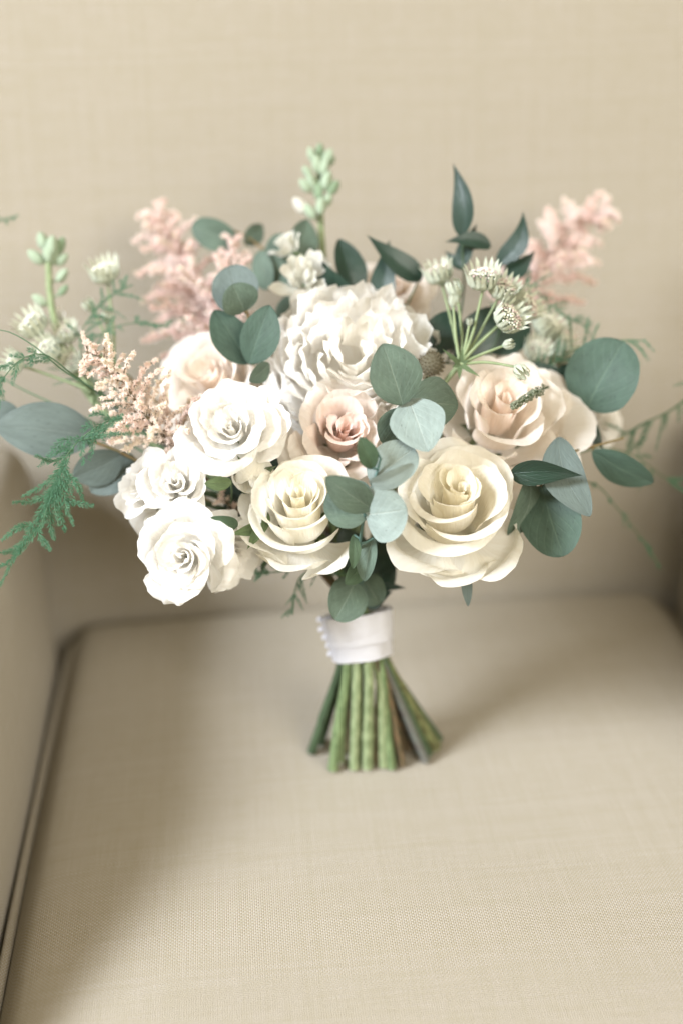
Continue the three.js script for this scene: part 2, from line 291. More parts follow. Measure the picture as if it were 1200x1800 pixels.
// rose: opts {n, open, tall, mats, sepals, reflex, seed, ruffle, squash}
function rose(name, label, px, py, d, Rpx, face, o, group) {
  const R = Rpx / F * d, axis = camDir(...face), H = (o.tall ?? 0.9) * R, base = P(px, py, d).addScaledVector(axis, -H * 0.75);
  const root = thing(name, label, 'rose', base, group), rnd = rng(o.seed), mats = o.mats, n = o.n ?? 28, mtx = frame(base, axis, o.spin ?? 0, R);
  const tall = o.tall ?? 0.9, open = o.open ?? 1, tight = o.tight ?? 0.8;
  for (let i = 0; i < n; i++) {
    const t = i / (n - 1), phi = i * 2.39996 + (rnd() - 0.5) * 0.9, outer = sstep(0.62, 1, t);
    const rr = 0.05 + 0.80 * open * Math.pow(t, o.pow ?? 1.0);
    const yr = tall * (1 - 0.06 * t - (o.drop ?? 0.45) * Math.pow(t, o.dropPow ?? 2.2) + (rnd() - 0.5) * 0.07) * (i < 2 ? 0.96 : 1);
    const A = lerp(2.0, o.wide ?? 1.0, Math.pow(t, 0.5)) * (0.78 + 0.4 * rnd());
    const gamma = lerp(o.inGamma ?? 0.15, o.gamma ?? 1.5, Math.pow(t, 1.3)) * (0.7 + 0.6 * rnd());
    const lip = lerp(0.10, o.lip ?? 0.26, t) * (0.85 + 0.3 * rnd());
    const g = petalGeo({ rr, yr, A, phi, lip, gamma, seed: o.seed * 7.7 + i * 1.37, out: lerp(1.0, 1.25, t), flare: lerp(o.flare0 ?? 0.15, o.flare1 ?? 0.9, Math.pow(t, 0.8)) * (0.85 + 0.3 * rnd()), flareL: 0.34, round: lerp(0.10, 0.2, t), tip: (o.tip ?? 0.03) * outer + 0.01, ruffle: (o.ruffle ?? 0.03) * (0.5 + t), spiral: 0.15 * (1 - t * 0.4), edge: (o.edge ?? 0.08) * outer * rnd(), fold: (o.fold ?? 0.5) * outer, y0: tall * 0.25 * (1 - t) });
    const ta = rnd() * 6.283, tq = (rnd() - 0.5) * (o.loose ?? 0.26) * sstep(0.05, 0.3, t);
    g.applyMatrix4(new THREE.Matrix4().makeRotationAxis(V(Math.cos(ta), 0, Math.sin(ta)), tq)); g.translate((rnd() - 0.5) * 0.05, (rnd() - 0.5) * 0.03, (rnd() - 0.5) * 0.05);
    g.applyMatrix4(mtx);
    part(root, 'petal', g, mats[Math.min(3, Math.floor(clamp(t + (rnd() - 0.5) * 0.12, 0, 0.999) * 4))]);
  }
  for (const [phi, rr, yr, lip, gamma, A, extra] of o.guard ?? []) {    // loose outer petals, set by hand
    const g = petalGeo({ rr, yr, A, phi, lip, gamma, seed: o.seed + phi * 3, round: 0.22, tip: 0.06, ruffle: 0.05, fold: 0.5, ...(extra ?? {}) }); g.applyMatrix4(mtx); part(root, 'petal', g, mats[3]);
  }
  // green receptacle and sepals
  const cup = new THREE.LatheGeometry([[0.0, -0.16], [0.06, -0.15], [0.12, -0.06], [0.10, 0.02], [0.0, 0.05]].map(([x, y]) => new THREE.Vector2(x, y)), 12); cup.applyMatrix4(mtx); part(root, 'receptacle', cup, M.sepal);
  for (let k = 0; k < 5; k++) { const g = petalGeo({ rr: 0.32, yr: 0.02, A: 0.32, phi: k * 1.2566 + rnd(), lip: 0.22, gamma: 0.9, seed: k + o.seed, rb: 0.08, out: 0.9, round: 0.5, tip: 0.1, nu: 4, nv: 8 }); g.applyMatrix4(mtx); part(root, 'sepal', g, M.sepal); }
  stem(root, base.clone().addScaledVector(axis, -0.14 * R), axis.clone().negate(), o.stemR ?? 0.0028, o.stemMat ?? M.stemGreen, o.end, o.endR);
  return root;
}
// leaf blade between two pixels with depths; w in px; roll turns it about its midrib
function bladeGeo(b, t, w, o) {
  const dir = t.clone().sub(b), L = dir.length(); dir.normalize();
  const toCam = EYE.clone().sub(b).normalize(), side0 = dir.clone().cross(toCam).normalize(), n0 = side0.clone().cross(dir).normalize();
  const kind = o.kind ?? 'round', seed = o.seed ?? 1;
  const shape = kind === 'lance' ? (s) => Math.pow(Math.max(0, Math.sin(Math.PI * Math.pow(s, 0.72))), 0.8) * Math.pow(1 - s, 0.42) * 1.38 : kind === 'oval' ? (s) => Math.pow(Math.max(0, Math.sin(Math.PI * Math.pow(s, 0.95))), 0.66) : (s) => Math.pow(Math.max(0, 4 * Math.pow(s, 0.92) * (1 - Math.pow(s, 0.92))), 0.5);
  return grid(8, 18, (i, j) => {
    const u = i * 2 - 1, s0 = j, s = clamp(0.5 - 0.5 * Math.cos(Math.PI * s0), 0, 1);
    const wob = 1 + 0.05 * N3(s * 4, u > 0 ? 3 : 7, seed * 1.9) ;
    const x = u * w / 2 * shape(s) * wob * (u > 0 ? 1 + (o.skew ?? 0) : 1 - (o.skew ?? 0));
    const roll = rad((o.roll ?? 0) + (o.twist ?? 0) * (s - 0.5)), c = Math.cos(roll), sn = Math.sin(roll);
    const side = side0.clone().multiplyScalar(c).addScaledVector(n0, sn), nn = n0.clone().multiplyScalar(c).addScaledVector(side0, -sn);
    const z = (o.bend ?? 0.06) * L * Math.sin(Math.PI * s) + (o.fold ?? 0.12) * Math.abs(x) + (o.cup ?? 0) * x * x / (w / 2) + 0.022 * w * N3(u * 1.5 + seed, s * 3, seed * 2.1);
    const sway = (o.sway ?? 0) * L * Math.sin(Math.PI * s);
    const q = b.clone().addScaledVector(dir, s * L).addScaledVector(side, x + sway).addScaledVector(nn, z);
    return [q.x, q.y, q.z];
  });
}
let leafSeed = 1;
// sprig: leaves [bx,by,bd, tx,ty,td, width px, material, opts]; stem path [[x,y,d]...] running to the tie
function sprig(name, label, category, path, leaves, o = {}) {
  const pts = path.map((p) => P(...p)), root = thing(name, label, category, pts[pts.length - 1], o.group);
  const r = o.r ?? 0.0013;
  if (o.toTie !== false) { const a = ties() * 6.28, q = 0.010 * Math.sqrt(ties()); pts.push(TIETOP.clone().lerp(pts[pts.length - 1], 0.3).addScaledVector(axisDir, 0.012), TIETOP.clone().add(V(Math.cos(a) * q, 0, Math.sin(a) * q)), TIE.clone().add(V(Math.cos(a) * q, 0, Math.sin(a) * q))); if (o.end) pts.push(TIELOW.clone().add(o.end.clone().sub(TIELOW).setY(0).setLength(0.013)), o.end); }
  part(root, 'stem', tube(pts, (t) => lerp(r * 0.6, o.r2 ?? r * 1.7, t), 40, 7), o.stemMat ?? M.twig);
  for (const [bx, by, bd, tx, ty, td, w, mat, opt] of leaves) {
    const b = P(bx, by, bd), t = P(tx, ty, td); part(root, 'leaf', bladeGeo(b, t, w / F * (bd + td) / 2, { seed: leafSeed++, kind: o.kind, ...(opt ?? {}) }), mat);
    // petiole: from the blade to the nearest point of the stem
    let best = null, bl = 1e9; const c = new THREE.CatmullRomCurve3(pts, false, 'centripetal'); for (let k = 0; k <= 60; k++) { const q = c.getPointAt(k / 60), l = q.distanceTo(b); if (l < bl) { bl = l; best = q; } }
    if (bl > 0.002 && bl < 0.09) part(root, 'leaf_stalk', tube([b.clone().addScaledVector(t.clone().sub(b), 0.03), b.clone().lerp(best, 0.5).addScaledVector(axisDir, -0.1 * bl), best], 0.0007, 8, 6), o.stalkMat ?? o.stemMat ?? M.twig);
  }
  return root;
}
// feathery astilbe plume along a pixel path: branches [t, side angle, length px]
const floretShape = new THREE.OctahedronGeometry(1, 0);
function plume(name, label, path, o) {
  const pts = path.map((p) => P(...p)), root = thing(name, label, 'astilbe', pts[pts.length - 1], 'feathery astilbe plumes'), rnd = rng(o.seed), c = new THREE.CatmullRomCurve3(pts, false, 'centripetal');
  const full = pts.concat(o.free ? [] : [TIETOP.clone().lerp(pts[pts.length - 1], 0.4).addScaledVector(axisDir, 0.01), TIETOP.clone()]);
  part(root, 'stem', tube(full, (t) => lerp(0.0006, 0.0018, t), 40, 6), M.stemBrown);
  const px = 1 / F * path[0][2];
  const branch = (start, dir, len, thick, mat) => {
    const side = V(0, -1, 0).addScaledVector(dir, dir.y).normalize(), mid = start.clone().addScaledVector(dir, len * 0.55).addScaledVector(side, -len * 0.06), end = start.clone().addScaledVector(dir, len).addScaledVector(side, len * (o.droop ?? 0.12));
    const bseed = rnd() * 50, bc = new THREE.CatmullRomCurve3([start, mid, end]), gs = [], tips = [], n = Math.round(1.6 * o.dens * len / px / 10);
    const q = V(0, 0, 0), M4 = new THREE.Matrix4(), E = new THREE.Euler(), Q = new THREE.Quaternion();
    const nt = Math.max(6, Math.round(len / px / 4.2)), twigs = [];
    for (let k = 0; k < nt; k++) { const t = (k + rnd()) / nt, a = rnd() * 6.283, b = Math.acos(2 * rnd() - 1); twigs.push([bc.getPoint(t), V(Math.sin(b) * Math.cos(a), Math.cos(b), Math.sin(b) * Math.sin(a)).addScaledVector(dir, 0.75).normalize(), thick * (1.15 - 0.75 * t) * (0.45 + 0.75 * rnd()), t]); }
    for (let k = 0; k < n; k++) {
      const [p0, td, tl, t] = twigs[k % nt], f = rnd(), a = rnd() * 6.283, b = Math.acos(2 * rnd() - 1), out = V(Math.sin(b) * Math.cos(a), Math.cos(b), Math.sin(b) * Math.sin(a));
      q.copy(p0).addScaledVector(td, tl * f).addScaledVector(out, thick * 0.16 * (1.2 - f));
      const s = 0.7 * (o.size ?? 0.00095) * (0.55 + rnd() * 0.8);
      M4.compose(q, Q.setFromUnitVectors(V(0, 0, 1), out.addScaledVector(td, 0.6).normalize()), V(s * 0.5, s * 0.4, s * (1.4 + rnd() * 1.5)));
      const g = floretShape.clone().applyMatrix4(M4); (f > 0.75 && t > 0.6 && rnd() < 0.3 ? tips : gs).push(g);
    }
    const b = part(root, 'floret_branch', mergeGeometries(gs.length ? gs : tips), mat); b.userData.kind = 'stuff';
    if (tips.length && gs.length) { const tb = sub(b, root, 'floret_tip', mergeGeometries(tips), M.astilbeTip); tb.userData.kind = 'stuff'; }
    part(root, 'twig', tube([start, mid, end], (t) => lerp(0.0006, 0.0002, t), 8, 5), M.stemBrown);
  };
  const nb = o.branches, T = o.span ?? 1;
  for (let k = 0; k < nb; k++) {
    const t = (k + 0.5) / nb * T, p = c.getPointAt(t), tan = c.getTangentAt(t).negate(), az = k * 2.4 + rnd() * 0.8;
    const s0 = tan.clone().cross(camDir(0, 0, 1)).normalize(), s1 = s0.clone().cross(tan).normalize();
    const out = s0.multiplyScalar(Math.cos(az)).addScaledVector(s1, Math.sin(az) * (o.flat ?? 0.7)).normalize();
    const len = o.len * px * (0.25 + 0.75 * Math.pow(t / T, 0.8)) * (0.75 + rnd() * 0.45);
    branch(p, tan.clone().multiplyScalar(o.rise ?? 0.75).add(out).normalize(), len, o.thick * px * (0.65 + 0.35 * t / T), o.mats[k % o.mats.length]);
  }
  branch(c.getPointAt(0.18 * T), c.getTangentAt(0.02).negate(), c.getPointAt(0.18 * T).distanceTo(pts[0]), o.thick * px * 0.7, o.mats[0]);
  return root;
}
// asparagus fern: path tip -> base; side branchlets with fine needles
function fern(label, path, o) {
  const pts = path.map((p) => P(...p)), root = thing('asparagus_fern', label, 'fern', pts[pts.length - 1], 'asparagus fern fronds'), rnd = rng(o.seed), c = new THREE.CatmullRomCurve3(pts, false, 'centripetal');
  const mat = o.mat ?? M.fern, px = 1 / F * path[0][2];
  const full = o.free ? pts : pts.concat([TIETOP.clone().lerp(pts[pts.length - 1], 0.45).addScaledVector(axisDir, 0.02), TIETOP.clone()]);
  part(root, 'stem', tube(full, (t) => lerp(0.0003, o.r ?? 0.0011, t), 50, 6), M.fernStem);
  const needles = (bc, len, nLen, seg) => {
    const pos = [], q = V(0, 0, 0);
    for (let k = 0; k < seg; k++) {
      const t = k / seg, p = bc.getPoint(t), tan = bc.getTangent(t), nl = nLen * (1 - 0.65 * t * t) * (0.7 + rnd() * 0.5);
      for (let m = 0; m < 7; m++) {
        const a = rnd() * 6.283, ref = Math.abs(tan.y) > 0.9 ? V(1, 0, 0) : V(0, 1, 0), s0 = tan.clone().cross(ref).normalize(), s1 = s0.clone().cross(tan);
        const out = s0.multiplyScalar(Math.cos(a)).addScaledVector(s1, Math.sin(a)).addScaledVector(tan, 0.7 + rnd() * 0.5).normalize();
        const e = p.clone().addScaledVector(out, nl), w = out.clone().cross(camDir(rnd() - 0.5, rnd() - 0.5, 1)).normalize().multiplyScalar(o.needleW ?? 0.0002);
        const m1 = p.clone().lerp(e, 0.5); pos.push(p.x - w.x * .5, p.y - w.y * .5, p.z - w.z * .5, m1.x + w.x, m1.y + w.y, m1.z + w.z, e.x, e.y, e.z, p.x + w.x * .5, p.y + w.y * .5, p.z + w.z * .5, e.x, e.y, e.z, m1.x - w.x, m1.y - w.y, m1.z - w.z);
      }
    }
    const g = new THREE.BufferGeometry(); g.setAttribute('position', new THREE.Float32BufferAttribute(pos, 3)); g.setAttribute('uv', new THREE.Float32BufferAttribute(new Float32Array(pos.length / 3 * 2), 2)); g.computeVertexNormals();
    return g;
  };
  for (const e of o.extra ?? []) { const ec = new THREE.CatmullRomCurve3(e.map(([x, y, dd]) => P(x, y, (dd ?? path[0][2]))), false, 'centripetal'), el = ec.getLength(); const eb = part(root, 'branchlet', needles(ec, el, (o.needle ?? 11) * px, Math.round(el / 0.00095)), mat); eb.userData.kind = 'stuff'; sub(eb, root, 'twig', tube(ec.getPoints(5), (t) => lerp(0.0005, 0.0002, t), 14, 5), M.fernStem); }
  const nb = o.branches ?? 16;
  for (let k = 0; k < nb; k++) {
    const t = (o.from ?? 0.02) + ((o.to ?? 0.85) - (o.from ?? 0.02)) * clamp((k + (rnd() - 0.5) * 1.6) / Math.max(1, nb - 1), 0, 1), p = c.getPointAt(t), tan = c.getTangentAt(t).negate(), s = rnd() < 0.5 ? 1 : -1;
    const side = tan.clone().cross(camDir(0, 0, 1)).normalize().multiplyScalar(s).addScaledVector(camDir(0, 0, 1), (rnd() - 0.5) * 0.9);
    const dir = tan.clone().multiplyScalar((o.forward ?? 1.0) * (0.5 + 1.1 * rnd())).add(side).normalize(), len = (o.len ?? 45) * px * (0.35 + 0.65 * Math.sin(Math.PI * clamp(t * 0.9 + 0.1, 0, 1))) * (0.45 + 1.0 * rnd());
    const bc = new THREE.CatmullRomCurve3([p, p.clone().addScaledVector(dir, len * 0.5), p.clone().addScaledVector(dir, len).addScaledVector(V(0, -1, 0), len * (o.droop ?? 0.15) * (0.4 + 1.2 * rnd()))]);
    const seg = Math.max(5, Math.round(len / 0.00105)), b = part(root, 'branchlet', needles(bc, len, (o.needle ?? 11) * px, seg), mat); b.userData.kind = 'stuff';
  }
  const tipc = new THREE.CatmullRomCurve3([0.3, 0.2, 0.1, 0].map((t) => c.getPointAt(t * (o.to ?? 0.85)))), tl = tipc.getLength(), tb = part(root, 'branchlet', needles(tipc, tl, (o.needle ?? 11) * px, Math.round(tl / 0.001)), mat); tb.userData.kind = 'stuff';
  return root;
}
// astrantia: a ruff of pointed bracts round a pincushion; heads [x,y,d,Rpx,face,seed], stems meet at a joint
function astrantia(label, joint, heads, o = {}) {
  const J = P(...joint), root = thing('astrantia', label, 'astrantia', J, 'star-shaped astrantia sprays');
  for (const [x, y, d, Rpx, face, seed, kind] of heads) {
    const R = Rpx / F * d, axis = camDir(...face), at = P(x, y, d).addScaledVector(axis, -0.3 * R), mtx = frame(at, axis, seed, R), rnd = rng(seed + 900), n = kind === 'bud' ? 8 : 15;
    const head = part(root, 'flower_head', (() => { const g = new THREE.SphereGeometry(0.2, 10, 8); g.scale(1, 0.7, 1); g.applyMatrix4(mtx); return g; })(), M.budPale);
    for (let k = 0; k < n; k++) {
      const closed = kind === 'bud', phi = k / n * 6.283 + rnd() * 0.15;
      const g = petalGeo({ rr: closed ? 0.42 : 0.62, yr: closed ? 0.7 : 0.42 + 0.12 * rnd(), A: closed ? 0.45 : 0.27, phi, lip: closed ? 0.25 : 0.42, gamma: closed ? -0.9 : 0.5, seed: seed + k, rb: 0.06, out: 0.85, round: 0.5, tip: 0.08, ruffle: 0.02, spiral: 0.05, nu: 4, nv: 8 });
      g.applyMatrix4(mtx); sub(head, root, 'bract', g, M.bract);
    }
    if (kind !== 'bud') {
      const pins = [], pinkies = [], gm = [];
      for (let k = 0; k < 85; k++) {
        const t = Math.sqrt((k + 0.5) / 85), a = k * 2.4, r = 0.60 * t, h = 0.72 - 0.22 * t * t + rnd() * 0.08;
        const s = new THREE.OctahedronGeometry(0.045 + 0.02 * rnd(), 0); s.translate(r * Math.cos(a), h, r * Math.sin(a)); s.applyMatrix4(mtx); (rnd() < (o.pink ?? 0.25) ? pinkies : pins).push(s);
        const q = new THREE.CylinderGeometry(0.011, 0.011, h - 0.12, 3, 1, true); q.translate(0, (h + 0.12) / 2, 0); q.applyMatrix4(new THREE.Matrix4().makeRotationX(0)); q.translate(r * Math.cos(a) * 0.9, 0, r * Math.sin(a) * 0.9); q.applyMatrix4(mtx); gm.push(q);
      }
      const a = sub(head, root, 'floret_cushion', mergeGeometries(pins), M.pin); a.userData.kind = 'stuff';
      if (pinkies.length) { const b = sub(head, root, 'anther', mergeGeometries(pinkies), M.pinPink); b.userData.kind = 'stuff'; }
      const st = sub(head, root, 'floret_stalk', mergeGeometries(gm), M.bud); st.userData.kind = 'stuff';
    }
    const mid = at.clone().lerp(J, 0.5).addScaledVector(axis, -0.12 * at.distanceTo(J));
    part(root, 'stalk', tube([at, mid, J], (t) => lerp(0.0008, 0.0012, t), 14, 7), M.stemLight);
  }
  for (let k = 0; k < (o.leaves ?? 6); k++) { const a = k * 1.05 + 0.4, t = J.clone().addScaledVector(camDir(Math.cos(a), Math.sin(a), 0.5), 0.007 + 0.005 * (k % 3)); part(root, 'bract_leaf', bladeGeo(J, t, 0.0028, { kind: 'lance', seed: k }), M.sepal); }
  const down = o.via ? P(...o.via) : J.clone().lerp(CORE, 0.5);
  part(root, 'stem', tube([J, down, CORE, TIETOP].concat(o.end ? [TIELOW.clone().add(o.end.clone().sub(TIELOW).setY(0).setLength(0.012)), o.end] : []), (t) => lerp(0.0017, o.end ? 0.0029 : 0.0019, t), 40, 8), o.stemMat ?? M.stemLight);
  return root;
}
// stock: a stout stem with buds crowded at the top and ruffled white florets below
function stock(label, path, buds, florets, o = {}) {
  const pts = path.map((p) => P(...p)), root = thing('white_stock', label, 'stock', pts[pts.length - 1], 'white stock spires');
  part(root, 'stem', tube(pts.concat(o.free ? [] : [CORE, TIETOP]).concat(o.end ? [TIELOW.clone().add(o.end.clone().sub(TIELOW).setY(0).setLength(0.012)), o.end] : []), (t) => lerp(0.0022, 0.0036, t), 44, 9), M.stemLight);
  const c = new THREE.CatmullRomCurve3(pts, false, 'centripetal'), rnd = rng(o.seed ?? 5);
  for (const [x, y, d, r, tx, ty, mat] of buds) {
    const at = P(x, y, d), R = r / F * d, axis = camDir(tx, ty, 0.15);
    const g = new THREE.LatheGeometry([[0, -1.2], [0.45, -1.0], [0.72, -0.3], [0.62, 0.5], [0.3, 1.05], [0, 1.25]].map(([a, b]) => new THREE.Vector2(a, b)), 10);
    const p = g.attributes.position; for (let i = 0; i < p.count; i++) { const f = 1 + 0.14 * Math.cos(4 * Math.atan2(p.getZ(i), p.getX(i))); p.setX(i, p.getX(i) * f); p.setZ(i, p.getZ(i) * f); } g.computeVertexNormals();
    g.applyMatrix4(frame(at, axis, rnd() * 3, R)); const b = part(root, 'bud', g, mat ?? (rnd() < 0.5 ? M.bud : M.budPale));
    let best = null, bl = 1e9; for (let k = 0; k <= 40; k++) { const q = c.getPointAt(k / 40), l = q.distanceTo(at); if (l < bl) { bl = l; best = q; } }
    sub(b, root, 'stalk', tube([at.clone().addScaledVector(axis, -R), best.clone().lerp(at, 0.4).addScaledVector(axis, -R), best], 0.0008, 6, 5), M.bud);
  }
  for (const [x, y, d, r, face, seed] of florets) {
    const axis = camDir(...face), R = r / F * d, at = P(x, y, d).addScaledVector(axis, -R * 0.3), mtx = frame(at, axis, seed, R), rn = rng(seed + 40);
    for (let k = 0; k < 11; k++) { const t = k / 10, g = petalGeo({ rr: 0.15 + 0.5 * t, yr: 0.55 - 0.32 * t, A: 0.62 + 0.3 * (1 - t), phi: k * 2.4 + rn(), lip: 0.36 + 0.12 * t, gamma: 0.8 + 0.7 * t, seed: seed * 3 + k, rb: 0.03, out: 0.8, round: 0.22, ruffle: 0.12, spiral: 0.1, nu: 10, nv: 9 }); g.applyMatrix4(mtx); part(root, 'petal', g, M.stock[k % 2]); }
    let best = null, bl = 1e9; for (let k = 0; k <= 40; k++) { const q = c.getPointAt(k / 40), l = q.distanceTo(at); if (l < bl) { bl = l; best = q; } }
    part(root, 'calyx', tube([at, at.clone().lerp(best, 0.5).addScaledVector(axis, -0.2 * R), best], (t) => lerp(0.0022, 0.001, t), 8, 7), M.bud);
  }
  return root;
}

// ---------------------------------------------------------------- the ribbon round the stems
{
  const root = thing('ribbon_wrap', 'white satin ribbon wrapped round the stems and fixed with pearl pins', 'ribbon', TIE);
  const ax = TIETOP.clone().sub(TIELOW), A = ax.clone().normalize(), s0 = RIGHT.clone().addScaledVector(A, -RIGHT.dot(A)).normalize(), s1 = s0.clone().cross(A).normalize();
  const at = (a, v, r) => TIELOW.clone().addScaledVector(ax, v).addScaledVector(s0, Math.cos(a) * r).addScaledVector(s1, Math.sin(a) * r * 0.92);
  const turn = (a0, a1, v0, v1, dr, tilt, seed) => grid(96, 16, (i, j) => {
    const a = lerp(a0, a1, i), v = lerp(v0, v1, j) + tilt * (i - 0.5), wr = 0.00045 * N3(Math.cos(a) * 2.5, Math.sin(a) * 2.5 + v * 2, seed) + 0.0004 * N3(a * 1.2 + v * 5, v * 3, seed + 3);
    const q = at(a, v, lerp(0.0187, 0.0228, clamp(v, -0.1, 1.1)) + dr + wr + 0.0008 * Math.abs(Math.cos(3 * a + seed)) - 0.0006 * Math.exp(-(((j - 0.5) / 0.48) ** 8))); return [q.x, q.y, q.z];
  });
  part(root, 'band', turn(0.3, 0.3 + Math.PI * 2.05, 0.03, 1.0, 0, 0.02, 2), M.satin);
  part(root, 'band', turn(1.4, 1.4 + Math.PI * 2.02, 0.04, 0.62, 0.0011, -0.05, 9), M.satin);
  part(root, 'band', turn(-2.9, -2.9 + Math.PI * 2.03, 0.36, 0.97, 0.0021, 0.05, 5), M.satin);
  for (const [v, da] of [[0.93, 0.02], [0.73, -0.1], [0.54, 0.0], [0.35, 0.1], [0.17, 0.06]]) {
    const q = at(Math.PI + 0.32 + da, v, lerp(0.0187, 0.0228, v) + 0.0042); const g = new THREE.SphereGeometry(0.0019, 16, 12); g.translate(q.x, q.y, q.z); const p = part(root, 'pearl_pin', g, M.pearl);
    const q2 = at(Math.PI + 0.32 + da, v, lerp(0.0187, 0.0228, v) - 0.004); sub(p, root, 'pin_shaft', tube([q2, q2.clone().lerp(q, 0.5), q], 0.0004, 4, 5), M.pearl);
  }
}
// cut ends of the stems where they stand on the seat, by their place in the photograph
const E = (x, y, r = 0.0035) => onSeat(x, y, r * 0.5);

// ---------------------------------------------------------------- roses
rose('cream_rose', 'large open cream rose beside the silver eucalyptus and above the small hanging leaf', 806, 872, 0.872, 128, [0.02, 0.50, 1], { n: 16, seed: 3, mats: M.cream, spin: 0.7, tall: 1.12, open: 0.92, lip: 0.22, gamma: 0.95, flare1: 0.62, ruffle: 0.03, wide: 1.3, drop: 0.38, dropPow: 2.8, end: E(585, 1352), endR: 0.0038, stemMat: M.stemGreen,
  guard: [[2.95, 0.9, 0.15, 0.42, 0.9, 0.8, { tip: 0.14 }], [1.5, 0.92, 0.15, 0.26, 1.4, 0.85], [2.2, 0.9, 0.1, 0.3, 1.2, 0.7]] });
rose('cream_rose', 'cream rose between the spray rose bud and the eucalyptus, closed at the heart', 527, 880, 0.872, 112, [-0.05, 0.52, 1], { n: 13, seed: 8, mats: M.cream, spin: 2.1, tall: 1.3, open: 0.84, lip: 0.18, gamma: 0.8, flare1: 0.45, ruffle: 0.026, wide: 1.4, drop: 0.28, dropPow: 3, end: E(645, 1348), endR: 0.0042, stemMat: M.stemLight,
  guard: [[3.1, 0.9, 0.2, 0.42, 0.8, 0.6, { tip: 0.12 }], [3.9, 0.85, 0.3, 0.4, 0.9, 0.75], [4.7, 0.85, 0.35, 0.36, 0.8, 0.7], [5.5, 0.85, 0.3, 0.3, 1.0, 0.7]] });
rose('blush_rose', 'pink blush rose in the middle, tucked between peony and cream roses', 606, 760, 0.898, 114, [0.12, 0.28, 1], { n: 18, seed: 14, mats: M.blush, spin: 0.2, tall: 0.95, lip: 0.2, gamma: 1.3, ruffle: 0.035, pow: 1.05, end: E(688, 1350, 0.003), endR: 0.003, stemMat: M.stemGreen });
rose('pale_blush_rose', 'wide open pale blush rose with sweeping petals under the astrantia stems', 885, 718, 0.915, 134, [0.10, 0.46, 0.9], { n: 17, seed: 21, mats: M.paleBlush, spin: 1.4, tall: 0.98, open: 0.96, lip: 0.32, gamma: 1.2, flare1: 0.7, ruffle: 0.05, wide: 0.9, drop: 0.5, pow: 0.9, end: E(548, 1322), endR: 0.0034, stemMat: M.stemDark, guard: [[1.3, 0.9, 0.34, 0.34, 0.9, 0.75, { flare: 0.6 }], [2.1, 0.92, 0.26, 0.40, 0.9, 0.75, { flare: 0.6 }], [2.8, 0.92, 0.2, 0.38, 0.9, 0.7, { flare: 0.5 }]] });
rose('pale_blush_rose', 'pale blush rose half hidden behind white spray rose, below the pink astilbe', 372, 662, 0.95, 112, [-0.35, 0.35, 0.85], { n: 18, seed: 27, mats: M.paleBlush, spin: 0.9, tall: 0.9, lip: 0.3, gamma: 1.5, ruffle: 0.04, end: E(765, 1314), endR: 0.0046, stemMat: M.stemStripe });
rose('pale_blush_rose', 'blurred blush rose at the back, behind the dark pointed leaves', 690, 505, 1.0, 78, [0.05, 0.5, 0.8], { n: 20, seed: 33, end: E(628, 1334), endR: 0.0038, stemMat: M.stemDark, mats: M.paleBlush, tall: 0.9, lip: 0.26, gamma: 1.4, ruffle: 0.04 });
const sprayGroup = 'white spray roses';
rose('white_spray_rose', 'white spray rose with pointed folded petals, topmost of the white cluster', 404, 750, 0.868, 88, [-0.1, 0.22, 1], { n: 18, seed: 41, mats: M.white, spin: 0.3, tall: 0.85, lip: 0.36, gamma: 1.7, ruffle: 0.06, tip: 0.10, fold: 0.7, edge: 0.15, pow: 0.9, end: E(735, 1322), endR: 0.0036, stemMat: M.stemGrey, guard: [[0.15, 0.95, 0.28, 0.36, 1.2, 0.55], [5.9, 0.9, 0.35, 0.36, 1.6, 0.5]] }, sprayGroup);
rose('white_spray_rose', 'round white spray rose in the middle of the white cluster, heart tightly folded', 310, 848, 0.873, 76, [-0.05, 0.15, 1], { n: 15, seed: 47, mats: M.white, spin: 1.3, tall: 1.1, open: 0.85, lip: 0.26, gamma: 1.2, ruffle: 0.05, tip: 0.06, drop: 0.35, stemR: 0.002, end: E(752, 1326), endR: 0.0034, stemMat: M.stemDark }, sprayGroup);
rose('white_spray_rose', 'white spray rose turned away to the side, pressed against the round one', 254, 862, 0.893, 74, [-0.75, 0.05, 0.75], { n: 15, seed: 52, mats: M.white, spin: 0.3, tall: 1.0, lip: 0.34, gamma: 1.5, ruffle: 0.07, tip: 0.08, stemR: 0.002, end: E(771, 1300), endR: 0.0032, stemMat: M.stemDark }, sprayGroup);
rose('white_spray_rose', 'white spray rose hanging lowest in the white cluster, petals flared open', 322, 978, 0.862, 85, [-0.12, 0.02, 1], { n: 18, seed: 58, mats: M.white, spin: 2.5, tall: 0.8, lip: 0.36, gamma: 1.6, ruffle: 0.06, tip: 0.10, fold: 0.7, edge: 0.12, pow: 0.9, stemR: 0.002, end: E(662, 1342, 0.0025), endR: 0.0026, stemMat: M.stemBrown }, sprayGroup);
rose('white_spray_rose', 'white spray rose behind the lowest one, showing only loose drooping petals', 408, 972, 0.90, 66, [0.45, -0.25, 0.7], { n: 14, seed: 63, mats: M.white, spin: 0.4, tall: 0.8, lip: 0.45, gamma: 1.6, ruffle: 0.09, tip: 0.12, stemR: 0.002, end: E(715, 1318), endR: 0.003, stemMat: M.stemBrown }, sprayGroup);
